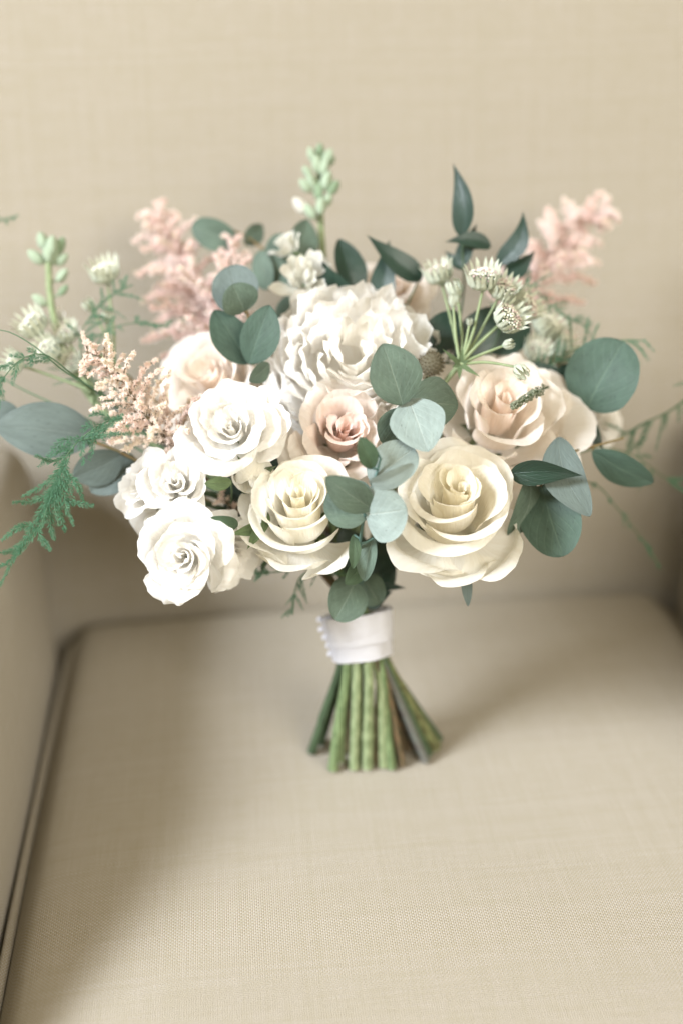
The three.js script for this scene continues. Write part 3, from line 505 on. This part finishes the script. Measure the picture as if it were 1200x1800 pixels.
{ // unopened bud under the topmost spray rose
  const at = P(441, 836, 0.885), axis = camDir(-0.1, -0.75, 0.6), R = 44 / F * 0.885, base = at.clone().addScaledVector(axis, -0.8 * R), root = thing('rose_bud', 'closed white rose bud with green sepals under the topmost spray rose', 'rose bud', base), mtx = frame(base, axis, 0.5, R);
  for (let k = 0; k < 6; k++) { const g = petalGeo({ rr: 0.42 + 0.06 * k, yr: 1.35 - 0.05 * k, A: 1.25, phi: k * 2.4, lip: 0.28, gamma: -1.3, seed: 70 + k, out: 1.35, mid: 1.25, round: 0.25, ruffle: 0.02 }); g.applyMatrix4(mtx); part(root, 'petal', g, M.cream[3]); }
  for (let k = 0; k < 5; k++) { const g = petalGeo({ rr: 0.62, yr: 0.5, A: 0.36, phi: k * 1.2566, lip: 0.7, gamma: 1.5 + 0.4 * (k % 2), seed: 80 + k, rb: 0.1, out: 1.2, round: 0.6, tip: 0.1, nu: 4, nv: 10, ruffle: 0.04 }); g.applyMatrix4(mtx); part(root, 'sepal', g, M.sepal); }
  stem(root, base, axis.clone().negate(), 0.0015, M.stemLight);
}
// ---------------------------------------------------------------- the big ruffled peony
{
  const d = 0.938, R = 165 / F * d, axis = camDir(0.03, 0.30, 1.0), base = P(622, 652, d).addScaledVector(axis, -0.55 * R), root = thing('white_peony', 'huge ruffled white peony with crowded narrow petals in the middle of the bouquet', 'peony', base), mtx = frame(base, axis, 0, R), rnd = rng(91);
  const core = new THREE.SphereGeometry(0.70, 24, 16); core.scale(1, 0.85, 1); core.translate(0, 0.2, 0); core.applyMatrix4(mtx); part(root, 'flower_heart', core, M.peony[0]);
  const n = 130;
  for (let i = 0; i < n; i++) {
    const t = (i + 0.5) / n, phi = i * 2.39996, guard = t > 0.90;
    const th = 1.75 * Math.sqrt(t), cr = Math.sin(th), cy = Math.cos(th);        // place on the dome
    const rb = 0.62 * cr, y0 = 0.2 + 0.55 * cy, up = 0.24 + 0.12 * rnd();
    const rr = guard ? 0.80 + 0.1 * rnd() : Math.max(0.03, rb + up * (0.85 * cr + (rnd() - 0.5) * 0.16)), yr = guard ? 0.3 - 0.2 * rnd() : y0 + up * (0.8 * cy + 0.30 + (rnd() - 0.5) * 0.16);
    const g = petalGeo(guard ? { rr, yr, A: 0.5, phi, lip: 0.3, gamma: 0.7, seed: 200 + i, rb: 0.1, out: 0.9, round: 0.2, ruffle: 0.06, nu: 12, nv: 9 } : { rr, yr, y0, rb, A: clamp((0.17 + 0.15 * rnd()) / Math.max(rr, 0.1), 0.1, 1.5), phi: phi + rnd() * 0.3, lip: 0.14 + 0.10 * rnd(), gamma: (rnd() - 0.6) * 1.0, seed: 200 + i * 1.3, out: 1.0, flare: 0.25, round: 0.10, ruffle: 0.085, spiral: (rnd() - 0.5) * 0.1, edge: 0.02, nu: 6, nv: 9 });
    g.applyMatrix4(mtx); part(root, 'petal', g, M.peony[guard ? (rnd() < 0.3 ? 3 : 2) : t < 0.08 ? 0 : 1 + (i % 2)]);
  }
  stem(root, base, axis.clone().negate(), 0.0035, M.stemBrown, E(610, 1322), 0.0034);
}

// ---------------------------------------------------------------- eucalyptus
const euc = 'round-leaved eucalyptus sprigs';
sprig('eucalyptus_sprig', 'eucalyptus sprig with grey-green and silver leaves in front of the pink rose', 'eucalyptus', [[640, 770, 0.835], [668, 800, 0.838], [655, 850, 0.842], [640, 905, 0.85], [632, 960, 0.875], [632, 1030, 0.94]], [
  [640, 826, 0.838, 660, 905, 0.828, 1, M.silver, { roll: 80 }],
  [655, 824, 0.838, 632, 768, 0.828, 37, M.green, { kind: 'oval', roll: -12, fold: 0.2, bend: 0.05 }],
  [652, 848, 0.842, 728, 788, 0.852, 78, M.silver, { roll: 10, cup: 0.1, bend: 0.1 }],
  [650, 850, 0.836, 727, 816, 0.824, 40, M.silver, { roll: -35, bend: 0.14, fold: 0.15 }],
  [655, 895, 0.846, 572, 838, 0.828, 62, M.sage, { kind: 'oval', roll: 12, bend: 0.07 }],
  [645, 912, 0.85, 580, 860, 0.856, 92, M.sage, { roll: -6, bend: 0.06 }],
  [642, 905, 0.848, 715, 895, 0.836, 104, M.silver, { roll: -8, bend: 0.08, cup: 0.08 }],
  [622, 938, 0.868, 620, 1000, 0.868, 24, M.green, { kind: 'oval', roll: 25 }],
  [656, 944, 0.875, 640, 1022, 0.878, 42, M.sage, { kind: 'oval', roll: -30, fold: 0.25 }],
  [640, 990, 0.90, 606, 1026, 0.885, 36, M.green, { kind: 'oval', roll: 20 }],
  [624, 1022, 0.92, 588, 1090, 0.905, 74, M.sage, { roll: 14, bend: 0.08, fold: 0.2 }],
  [640, 1015, 0.93, 668, 1062, 0.925, 60, M.sage, { roll: -24 }],
].slice(1), { r: 0.0011, r2: 0.0021, group: euc, stemMat: M.stemBlue, end: E(697, 1333, 0.003) });
sprig('eucalyptus_sprig', 'eucalyptus sprig with one tall grey-green leaf over a silver one, against peony', 'eucalyptus', [[700, 690, 0.86], [706, 716, 0.86], [712, 770, 0.875], [690, 850, 0.91], [660, 950, 0.94]], [
  [707, 712, 0.856, 672, 604, 0.848, 94, M.sage, { roll: -8, bend: 0.06, skew: 0.08, kind: 'oval' }],
  [704, 716, 0.866, 700, 790, 0.873, 92, M.sage, { roll: 20 }],
  [712, 706, 0.875, 805, 712, 0.885, 92, M.sage, { roll: 6, kind: 'oval', bend: 0.05 }],
  [718, 702, 0.862, 752, 794, 0.842, 98, M.silver, { roll: 6, bend: 0.07, kind: 'oval' }],
], { r: 0.001, r2: 0.003, group: euc, stemMat: M.stemBlue, end: E(672, 1322, 0.003) });
sprig('eucalyptus_sprig', 'eucalyptus sprig with overlapping round leaves between pink astilbe and peony', 'eucalyptus', [[432, 530, 0.925], [440, 580, 0.925], [450, 640, 0.93], [480, 720, 0.95], [560, 850, 0.96]], [
  [428, 548, 0.93, 402, 468, 0.935, 86, M.greyLeaf, { roll: 10, bend: 0.05 }],
  [430, 548, 0.922, 408, 500, 0.912, 68, M.sage, { roll: -10, bend: 0.08, cup: 0.1 }],
  [437, 640, 0.93, 376, 545, 0.925, 72, M.teal, { kind: 'oval', roll: -20, bend: 0.05, skew: -0.1 }],
  [438, 640, 0.92, 474, 536, 0.912, 72, M.teal, { kind: 'oval', roll: 14, bend: 0.05, skew: 0.15 }],
  [474, 640, 0.915, 438, 670, 0.905, 36, M.sage, { kind: 'oval', roll: 30 }],
], { group: euc });
sprig('eucalyptus_sprig', 'eucalyptus branch with three large leaves drooping below the pale blush rose', 'eucalyptus', [[1095, 770, 0.93], [1030, 788, 0.925], [960, 805, 0.915], [880, 830, 0.92], [760, 920, 0.95]], [
  [1040, 792, 0.925, 1148, 848, 0.93, 62, M.teal, { kind: 'oval', roll: -28, bend: 0.08 }],
  [980, 768, 0.90, 1036, 908, 0.878, 74, M.greyLeaf, { kind: 'oval', roll: 10, bend: 0.10, skew: 0.1, sway: 0.10 }],
  [950, 852, 0.905, 990, 978, 0.892, 108, M.teal, { roll: -10, bend: 0.05 }],
  [930, 838, 0.90, 892, 942, 0.90, 62, M.sage, { kind: 'oval', roll: 35, sway: -0.14 }],
], { group: euc });
sprig('eucalyptus_sprig', 'eucalyptus branch ending in one big round leaf beside the wide blush rose', 'eucalyptus', [[1040, 690, 0.945], [1018, 740, 0.945], [960, 800, 0.95], [840, 880, 0.96]], [
  [1030, 718, 0.94, 1095, 600, 0.93, 132, M.teal, { roll: 14, bend: 0.08 }],
  [1018, 742, 0.945, 1060, 790, 0.94, 34, M.ruscus, { kind: 'lance', roll: 20 }],
], { group: euc });
sprig('eucalyptus_sprig', 'eucalyptus branch with large grey leaves reaching out below the peach astilbe', 'eucalyptus', [[30, 740, 0.93], [110, 760, 0.93], [200, 790, 0.93], [330, 860, 0.95], [480, 950, 0.96]], [
  [172, 768, 0.93, -8, 748, 0.925, 100, M.greyLeaf, { kind: 'oval', roll: -12, bend: 0.06 }],
  [215, 800, 0.93, 128, 840, 0.93, 70, M.greyLeaf, { kind: 'oval', roll: 22 }],
  [235, 800, 0.94, 160, 866, 0.935, 76, M.greyLeaf, { kind: 'oval', roll: -10 }],
  [40, 742, 0.94, -20, 712, 0.94, 46, M.greyLeaf, { kind: 'oval', roll: 10 }],
], { group: euc });
sprig('eucalyptus_sprig', 'blurred eucalyptus branch at the back between pink astilbe and white stock', 'eucalyptus', [[400, 400, 1.0], [440, 420, 1.0], [490, 470, 0.99], [520, 560, 0.985], [580, 760, 0.975]], [
  [415, 428, 1.0, 338, 395, 1.0, 56, M.sage, { roll: 8 }],
  [430, 430, 1.0, 462, 395, 1.005, 36, M.sage, { kind: 'oval', roll: -20 }],
  [505, 520, 0.985, 490, 410, 0.99, 66, M.sage, { roll: 10 }],
  [520, 470, 0.99, 540, 385, 0.995, 58, M.sage, { roll: -20, kind: 'oval' }],
  [470, 510, 0.985, 458, 440, 0.985, 40, M.sage, { roll: 20 }],
  [530, 590, 0.98, 505, 520, 0.97, 70, M.sage, { roll: 8 }],
], { group: euc });
sprig('eucalyptus_sprig', 'single slim grey-green leaf hanging below the large cream rose', 'eucalyptus', [[812, 992, 0.90], [800, 970, 0.905], [750, 960, 0.92], [690, 990, 0.95]], [[813, 990, 0.90, 822, 1066, 0.90, 21, M.greyLeaf, { kind: 'oval', roll: 20 }]], { r: 0.0007, group: euc });

// ---------------------------------------------------------------- ruscus, dark pointed leaves
const rus = 'dark glossy ruscus sprigs', rk = { kind: 'lance', group: rus, stemMat: M.stemDark, r: 0.001 };
sprig('ruscus_sprig', 'dark glossy ruscus sprig with one upright pointed leaf rising above the astrantia', 'ruscus', [[812, 420, 0.965], [812, 450, 0.965], [815, 500, 0.965], [800, 590, 0.96], [740, 760, 0.965]], [
  [812, 416, 0.962, 795, 286, 0.962, 36, M.ruscus, { roll: 20, sway: 0.1, fold: 0.25 }],
  [862, 432, 0.962, 780, 426, 0.955, 27, M.ruscus, { roll: -20, sway: 0.08, fold: 0.2 }],
  [808, 472, 0.966, 838, 392, 0.972, 28, M.ruscus, { roll: 25, fold: 0.3 }],
  [812, 474, 0.966, 780, 440, 0.972, 16, M.ruscus, { roll: -15 }],
], rk);
sprig('ruscus_sprig', 'dark ruscus sprig with curved pointed leaves leaning towards the pale astilbe', 'ruscus', [[868, 466, 0.97], [880, 490, 0.97], [880, 560, 0.965], [820, 690, 0.96], [740, 820, 0.965]], [
  [876, 466, 0.966, 918, 370, 0.966, 36, M.ruscus, { roll: 18, sway: 0.18, fold: 0.25 }],
  [886, 482, 0.968, 940, 440, 0.962, 32, M.ruscus, { roll: -20, fold: 0.3, sway: 0.06 }],
  [880, 468, 0.972, 914, 428, 0.978, 14, M.ruscus, { roll: 20 }],
], rk);
sprig('ruscus_sprig', 'dark ruscus sprig with broad pointed leaves standing behind the peony', 'ruscus', [[735, 492, 0.97], [718, 530, 0.97], [690, 600, 0.97], [660, 760, 0.97]], [
  [740, 492, 0.965, 643, 412, 0.958, 40, M.ruscus, { roll: -24, fold: 0.2, sway: -0.05 }],
  [668, 546, 0.962, 684, 420, 0.972, 40, M.ruscus, { roll: 10, fold: 0.15 }],
], rk);
sprig('ruscus_sprig', 'pair of broad dark ruscus leaves beside the white stock floret', 'ruscus', [[625, 540, 0.965], [628, 580, 0.965], [635, 700, 0.97]], [
  [628, 540, 0.958, 545, 430, 0.962, 54, M.ruscus, { roll: 30, fold: 0.2, sway: -0.08 }],
  [628, 528, 0.972, 596, 420, 0.975, 56, M.ruscus, { roll: -22, fold: 0.3, kind: 'oval' }],
], rk);
sprig('ruscus_sprig', 'glossy dark ruscus leaf laid over the eucalyptus beside the large cream rose', 'ruscus', [[895, 838, 0.885], [870, 850, 0.90], [780, 900, 0.94]], [[896, 832, 0.882, 1024, 836, 0.872, 44, M.ruscus, { roll: -28, fold: 0.25, sway: -0.08 }]], rk);
sprig('ruscus_sprig', 'broad ruscus leaves low in the gap between peony and wide blush rose', 'ruscus', [[800, 560, 0.955], [790, 620, 0.955], [760, 720, 0.96], [700, 850, 0.965]], [
  [752, 628, 0.945, 800, 545, 0.95, 62, M.ruscus, { roll: 10, kind: 'oval' }],
  [800, 640, 0.955, 868, 540, 0.96, 70, M.ruscus, { roll: -14, kind: 'oval' }],
  [930, 640, 0.955, 985, 720, 0.96, 74, M.ruscus, { roll: 10, kind: 'oval' }],
  [960, 700, 0.96, 1040, 640, 0.965, 60, M.ruscus, { roll: 10, kind: 'oval' }],
  [720, 560, 0.965, 690, 546, 0.965, 40, M.sage, { roll: 10, kind: 'oval' }],
  [860, 620, 0.965, 930, 570, 0.975, 60, M.ruscus, { roll: 10, kind: 'oval' }],
], rk);
sprig('ruscus_sprig', 'ruscus leaves filling the gap under the white spray roses', 'ruscus', [[400, 880, 0.935], [450, 900, 0.94], [530, 940, 0.955]], [
  [470, 930, 0.935, 392, 850, 0.93, 64, M.ruscus, { kind: 'oval', roll: 10 }],
  [480, 900, 0.935, 420, 950, 0.93, 46, M.ruscus, { roll: -14 }],
  [430, 850, 0.94, 500, 790, 0.935, 70, M.ruscus, { kind: 'oval' }],
  [470, 960, 0.93, 458, 1010, 0.93, 16, M.green, { roll: 20 }],
  [470, 900, 0.89, 455, 950, 0.88, 16, M.sepal, { roll: 30 }],
  [462, 925, 0.885, 402, 940, 0.872, 20, M.sepal, { roll: 10 }],
  [418, 925, 0.875, 370, 910, 0.862, 34, M.green, { kind: 'oval', roll: 20, bend: 0.15 }],
  [455, 930, 0.882, 434, 966, 0.872, 16, M.sepal, { roll: 10 }],
  [408, 848, 0.872, 360, 850, 0.862, 26, M.sepal, { kind: 'oval', roll: 10 }],
], rk);
sprig('ruscus_sprig', 'dark leaves close above the ribbon between the two cream roses', 'ruscus', [[655, 960, 0.94], [650, 1000, 0.95], [645, 1040, 0.955]], [
  [650, 1050, 0.955, 690, 980, 0.95, 50, M.ruscus, { kind: 'oval' }],
  [640, 1060, 0.95, 690, 1040, 0.945, 34, M.ruscus, { roll: 15 }],
  [640, 1000, 0.945, 600, 930, 0.935, 60, M.ruscus, { kind: 'oval' }],
  [660, 1030, 0.95, 714, 1034, 0.95, 14, M.ruscus, { roll: 15 }],
  [665, 1010, 0.95, 690, 940, 0.94, 50, M.ruscus, { kind: 'oval', roll: 10 }],
], rk);

// ---------------------------------------------------------------- astilbe plumes
plume('astilbe', 'peach astilbe plume in clear focus beside the white spray roses', [[152, 620, 0.885], [180, 628, 0.885], [215, 665, 0.885], [245, 715, 0.89], [282, 760, 0.90], [330, 815, 0.92]], { seed: 5, branches: 46, len: 118, thick: 16, dens: 58, mats: M.astilbe, rise: 0.5, flat: 0.8, droop: 0.05, span: 0.95 });
plume('astilbe', 'soft pink astilbe plume behind the round eucalyptus leaves', [[272, 372, 1.035], [305, 440, 1.03], [345, 515, 1.02], [375, 590, 1.01], [430, 700, 0.985]], { seed: 6, branches: 60, len: 122, thick: 19, dens: 58, mats: M.astilbePink, rise: 0.55, flat: 0.8, span: 0.85, size: 0.0012 });
plume('astilbe', 'smaller pink astilbe plume rising behind the round eucalyptus leaves', [[412, 420, 0.995], [405, 460, 0.995], [412, 520, 0.99], [450, 640, 0.98]], { seed: 7, branches: 18, len: 70, thick: 15, dens: 60, mats: M.astilbePink, rise: 1.0, span: 0.7, size: 0.0012 });
plume('astilbe', 'pale pink astilbe plume at the back beyond the curved ruscus leaves', [[1068, 372, 1.06], [1020, 385, 1.055], [975, 440, 1.045], [935, 515, 1.03], [880, 620, 0.995]], { seed: 8, branches: 42, len: 112, thick: 21, dens: 50, mats: M.astilbePink, rise: 0.7, span: 0.85, size: 0.0013 });
plume('astilbe', 'brownish astilbe remnant deep in the gap under the white spray roses', [[385, 870, 0.925], [405, 890, 0.925], [440, 920, 0.94]], { seed: 9, branches: 8, len: 42, thick: 10, dens: 60, mats: M.astilbe, rise: 0.5, span: 0.9 });

// ---------------------------------------------------------------- astrantia
astrantia('pale green and white astrantia spray with several heads above the wide blush rose', [808, 640, 0.905], [
  [848, 494, 0.915, 44, [-0.1, 0.75, 0.6], 1], [880, 512, 0.92, 40, [0.25, 0.7, 0.65], 2], [888, 562, 0.905, 44, [0.55, 0.35, 0.7], 3], [918, 540, 0.935, 44, [0.7, 0.35, 0.5], 4],
  [772, 486, 0.95, 40, [-0.3, 0.85, 0.35], 5], [800, 512, 0.93, 34, [-0.35, 0.8, 0.4], 6, 'bud'], [796, 532, 0.92, 22, [0, 0.9, 0.4], 16, 'bud'], [890, 606, 0.90, 22, [0.6, 0.1, 0.6], 7, 'bud'], [912, 650, 0.89, 32, [0.35, -0.55, 0.75], 8, 'bud'], [824, 568, 0.915, 14, [0, 0.8, 0.5], 9, 'bud'],
], { pink: 0.4, via: [770, 690, 0.93], end: E(600, 1338, 0.003) });
astrantia('pale blurred astrantia spray half hidden behind the wide blush rose', [930, 660, 0.965], [[955, 575, 0.975, 44, [0.5, 0.6, 0.5], 21], [985, 610, 0.98, 40, [0.7, 0.3, 0.5], 22], [940, 620, 0.965, 36, [0.2, 0.5, 0.7], 23], [975, 640, 0.975, 34, [0.6, -0.1, 0.6], 24]], { pink: 0.1 });
astrantia('white blurred astrantia spray standing by the slender stock with pink astilbe behind', [200, 640, 0.96], [[186, 484, 0.975, 42, [-0.2, 0.8, 0.5], 31], [160, 540, 0.97, 26, [-0.5, 0.6, 0.5], 32, 'bud'], [188, 560, 0.965, 24, [0.1, 0.7, 0.6], 33, 'bud']], { pink: 0, via: [290, 720, 0.96], end: E(706, 1344, 0.003), stemMat: M.stemBrown });
astrantia('white blurred astrantia spray above the grey eucalyptus leaves and the fern stem', [170, 690, 0.94], [[62, 575, 0.955, 44, [-0.5, 0.6, 0.5], 35], [88, 618, 0.945, 38, [-0.5, 0.3, 0.7], 36], [125, 640, 0.95, 34, [-0.2, 0.3, 0.8], 37], [30, 640, 0.945, 34, [-0.7, 0.2, 0.6], 38], [118, 590, 0.96, 34, [-0.2, 0.7, 0.6], 39]], { pink: 0.1, via: [260, 760, 0.945], end: E(748, 1338, 0.003), stemMat: M.stemGrey });

// ---------------------------------------------------------------- stock
stock('tall white stock spire rising highest at the back with a white floret', [[560, 275, 1.01], [562, 330, 1.01], [564, 390, 1.005], [568, 450, 1.0], [585, 600, 0.985]], [
  [548, 272, 1.008, 12, -0.3, 0.9], [562, 266, 1.012, 12, 0.1, 1], [576, 274, 1.008, 12, 0.5, 0.8], [556, 288, 1.0, 13, -0.1, 0.9], [570, 292, 1.0, 13, 0.3, 0.9], [580, 284, 1.015, 10, 0.7, 0.7],
  [540, 302, 1.0, 10, -0.6, 0.8], [536, 326, 1.0, 12, -0.6, 0.8], [548, 318, 1.0, 13, -0.4, 0.9], [574, 318, 1.0, 15, 0.3, 0.95], [586, 330, 1.0, 13, 0.6, 0.8], [560, 336, 1.0, 13, 0, 1], [545, 372, 0.995, 13, -0.5, 0.8], [528, 362, 0.998, 15, -0.6, 0.7, M.stock[0]], [564, 362, 0.995, 13, 0.1, 1], [576, 352, 1.0, 11, 0.4, 0.9]],
  [[530, 494, 0.955, 60, [-0.1, 0.25, 0.9], 51], [506, 434, 0.975, 36, [-0.5, 0.6, 0.5], 53], [560, 470, 0.985, 26, [0.2, 0.6, 0.6], 55]], { seed: 4, end: E(622, 1350, 0.0036) });
stock('slender stock spire with green buds rising from the loose fern', [[88, 420, 0.985], [86, 470, 0.985], [90, 530, 0.98], [108, 600, 0.975], [180, 720, 0.965]], [
  [76, 424, 0.985, 14, -0.3, 0.9], [92, 432, 0.98, 15, 0.1, 0.95], [106, 432, 0.985, 14, 0.4, 0.85], [64, 452, 0.985, 15, -0.7, 0.6], [96, 450, 0.985, 14, 0.3, 0.9], [110, 456, 0.985, 12, 0.6, 0.6], [84, 446, 0.98, 12, -0.1, 1], [110, 484, 0.985, 12, 0.6, 0.7], [70, 528, 0.98, 13, -0.7, 0.5], [112, 510, 0.98, 10, 0.6, 0.7]],
  [[100, 560, 0.985, 24, [-0.3, 0.5, 0.8], 57], [126, 590, 0.98, 24, [0.2, 0.5, 0.8], 58]], { seed: 9, end: E(674, 1346, 0.0036) });
{ // pale blurred flower behind the big round leaf
  rose('white_spray_rose', 'pale blurred spray rose peeping out under the big round eucalyptus leaf', 1062, 742, 0.985, 44, [0.5, 0.1, 0.7], { n: 14, seed: 66, mats: M.white, tall: 1.0, lip: 0.3, gamma: 1.0, ruffle: 0.05, stemR: 0.0015, end: E(564, 1306), endR: 0.0034, stemMat: M.stemDark }, sprayGroup);
}
// ---------------------------------------------------------------- thistle and veronica
{
  const at = P(757, 640, 0.915), R = 25 / F * 0.915, axis = camDir(0.1, 0.5, 0.85), root = thing('brown_thistle', 'small brown thistle head between peony and astrantia stems', 'thistle', at), mtx = frame(at, axis, 0, R), rnd = rng(3);
  const body = new THREE.SphereGeometry(0.82, 18, 12); body.scale(1, 1.05, 1); body.applyMatrix4(mtx); part(root, 'head', body, M.thistle);
  const gs = []; for (let k = 0; k < 110; k++) { const t = 1 - (k + 0.5) / 110 * 1.5, r = Math.sqrt(Math.max(0, 1 - t * t)), a = k * 2.39996, n = V(r * Math.cos(a), t, r * Math.sin(a)); const g = new THREE.ConeGeometry(0.085, 0.3, 5); g.translate(0, 0.1, 0); g.applyMatrix4(frame(n.clone().multiplyScalar(0.82), n.add(V(0, 0.35, 0)))); g.applyMatrix4(mtx); gs.push(g); }
  const sp = part(root, 'spine', mergeGeometries(gs), M.thistleTip); sp.userData.kind = 'stuff';
  stem(root, at.clone().addScaledVector(axis, -0.7 * R), axis.clone().negate(), 0.0014, M.stemGreen);
}
{
  const a = P(898, 716, 0.868), b = P(952, 684, 0.905), root = thing('veronica_spike', 'dark knobbly veronica spike lying over the wide blush rose', 'veronica', b), rnd = rng(8), gs = [], dir = b.clone().sub(a);
  for (let k = 0; k < 260; k++) { const t = rnd(), w = 0.0031 * (0.45 + 0.55 * Math.sqrt(t)), an = rnd() * 6.283, ph = Math.acos(2 * rnd() - 1), g = new THREE.OctahedronGeometry(0.00085 * (0.6 + rnd() * 0.7), 0), q = a.clone().addScaledVector(dir, t).add(V(Math.sin(ph) * Math.cos(an), Math.cos(ph), Math.sin(ph) * Math.sin(an)).multiplyScalar(w)); g.rotateX(rnd() * 6); g.translate(q.x, q.y, q.z); gs.push(g); }
  const k = part(root, 'bud_cluster', mergeGeometries(gs), M.veronica); k.userData.kind = 'stuff';
  part(root, 'stem', tube([a, b, P(965, 690, 0.94), P(880, 820, 0.955), CORE, TIETOP], 0.0009, 30, 6), M.stemDark);
}
// ---------------------------------------------------------------- asparagus fern
fern('bright green asparagus fern frond hanging down in front of an armrest', [[92, 872, 0.868], [100, 840, 0.868], [118, 800, 0.868], [150, 765, 0.872], [215, 735, 0.89], [330, 800, 0.94]], { seed: 21, branches: 16, len: 55, needle: 13, droop: 0.3, to: 0.5, forward: 1.1,
  extra: [[[100, 845], [72, 900], [36, 962], [-2, 1034]], [[96, 862], [60, 880], [22, 884, 0.862]], [[98, 856], [76, 915], [50, 950], [18, 986], [-12, 1002]], [[108, 838], [114, 880], [130, 926, 0.86]], [[100, 858], [106, 900], [116, 936, 0.874]], [[112, 878, 0.87], [138, 886], [166, 889, 0.86]], [[88, 895], [90, 925], [96, 950, 0.862]], [[62, 926], [76, 950], [90, 968, 0.862]], [[130, 790, 0.87], [95, 812], [62, 800, 0.862]], [[140, 775, 0.87], [175, 766], [226, 762, 0.862]], [[122, 805], [85, 848], [38, 874, 0.875]], [[42, 955], [22, 968], [-4, 972, 0.862]], [[112, 828], [136, 852], [148, 884, 0.878]], [[60, 922], [32, 928], [4, 950, 0.875]], [[104, 846], [88, 880], [70, 934, 0.86]], [[106, 838], [96, 880], [104, 924, 0.858]], [[155, 764, 0.872], [190, 748], [218, 728, 0.865]]] });
fern('bright green asparagus fern tip curling over beside the long bare stem', [[-12, 700, 0.872], [10, 660, 0.872], [40, 630, 0.875], [75, 622, 0.88], [130, 660, 0.895], [185, 700, 0.915], [330, 820, 0.945]], { seed: 22, branches: 12, len: 40, needle: 10, to: 0.3 });
fern('long thin bare fern stem arching out past the astrantia', [[-20, 578, 0.885], [15, 583, 0.885], [60, 608, 0.887], [110, 650, 0.892], [180, 692, 0.905], [330, 800, 0.94]], { seed: 23, branches: 2, len: 14, needle: 5, to: 0.06, r: 0.0013 });
fern('dark asparagus fern wisps spreading among the blurred astrantia and slender stock', [[235, 500, 0.965], [195, 520, 0.96], [160, 555, 0.958], [140, 600, 0.955], [180, 690, 0.95], [330, 820, 0.95]], { seed: 24, branches: 26, len: 60, needle: 7, to: 0.7, mat: M.fern, forward: 0.7 });
fern('dark asparagus fern sprig pointing across towards the pink astilbe', [[298, 575, 0.965], [240, 568, 0.96], [190, 580, 0.955], [150, 620, 0.952], [200, 720, 0.95], [340, 840, 0.95]], { seed: 25, branches: 8, len: 26, needle: 8, to: 0.4, mat: M.fern });
fern('asparagus fern frond with fine needles at the edge beyond the big round leaf', [[1088, 770, 0.985], [1130, 745, 0.985], [1180, 720, 0.985], [1215, 690, 0.985], [1240, 640, 0.985]], { seed: 26, branches: 12, len: 55, needle: 7, to: 0.95, free: true, mat: M.fern });
fern('blurred asparagus fern frond trailing below the oblong eucalyptus leaf', [[1215, 872, 1.0], [1160, 835, 0.998], [1110, 800, 0.99], [1040, 790, 0.97], [900, 850, 0.96]], { seed: 27, branches: 10, len: 45, needle: 7, to: 0.45, mat: M.fern });
fern('thin trailing asparagus fern wisp hanging lowest, beneath the oblong eucalyptus leaf', [[1160, 998, 1.0], [1125, 945, 0.998], [1085, 895, 0.99], [1040, 850, 0.975], [900, 850, 0.96]], { seed: 28, branches: 12, len: 18, needle: 5, to: 0.6, mat: M.fern, forward: 2.0 });
fern('dark asparagus fern arching between pale astilbe and the big round leaf', [[1040, 575, 0.985], [1000, 560, 0.98], [960, 530, 0.975], [930, 500, 0.97], [905, 510, 0.965], [870, 600, 0.96], [800, 760, 0.96]], { seed: 29, branches: 22, len: 40, needle: 6, to: 0.6, mat: M.fern });
fern('dark asparagus fern tuft above the big round eucalyptus leaf', [[1135, 598, 0.965], [1080, 600, 0.962], [1020, 610, 0.96], [970, 640, 0.958], [880, 740, 0.96]], { seed: 30, branches: 20, len: 55, needle: 6, to: 0.75, mat: M.fern });
fern('small fern wisp drooping from beneath the closed cream rose', [[514, 1082, 0.94], [518, 1040, 0.938], [530, 1012, 0.936], [560, 1000, 0.94], [610, 1010, 0.95]], { seed: 31, branches: 10, len: 30, needle: 6, to: 0.8 });
fern('short fern wisp pointing sideways beneath the closed cream rose', [[440, 1008, 0.935], [480, 1006, 0.935], [530, 1000, 0.938], [600, 1010, 0.95]], { seed: 32, branches: 10, len: 22, needle: 8, to: 0.7 });
fern('tiny lone fern tip against the seat back above the slender stock', [[34, 378, 0.99], [10, 386, 0.99], [-20, 398, 0.985], [-60, 480, 0.98], [-20, 640, 0.96], [160, 740, 0.95], [330, 840, 0.95]], { seed: 33, branches: 8, len: 14, needle: 6, to: 0.12 });

renderer.render(scene, camera);
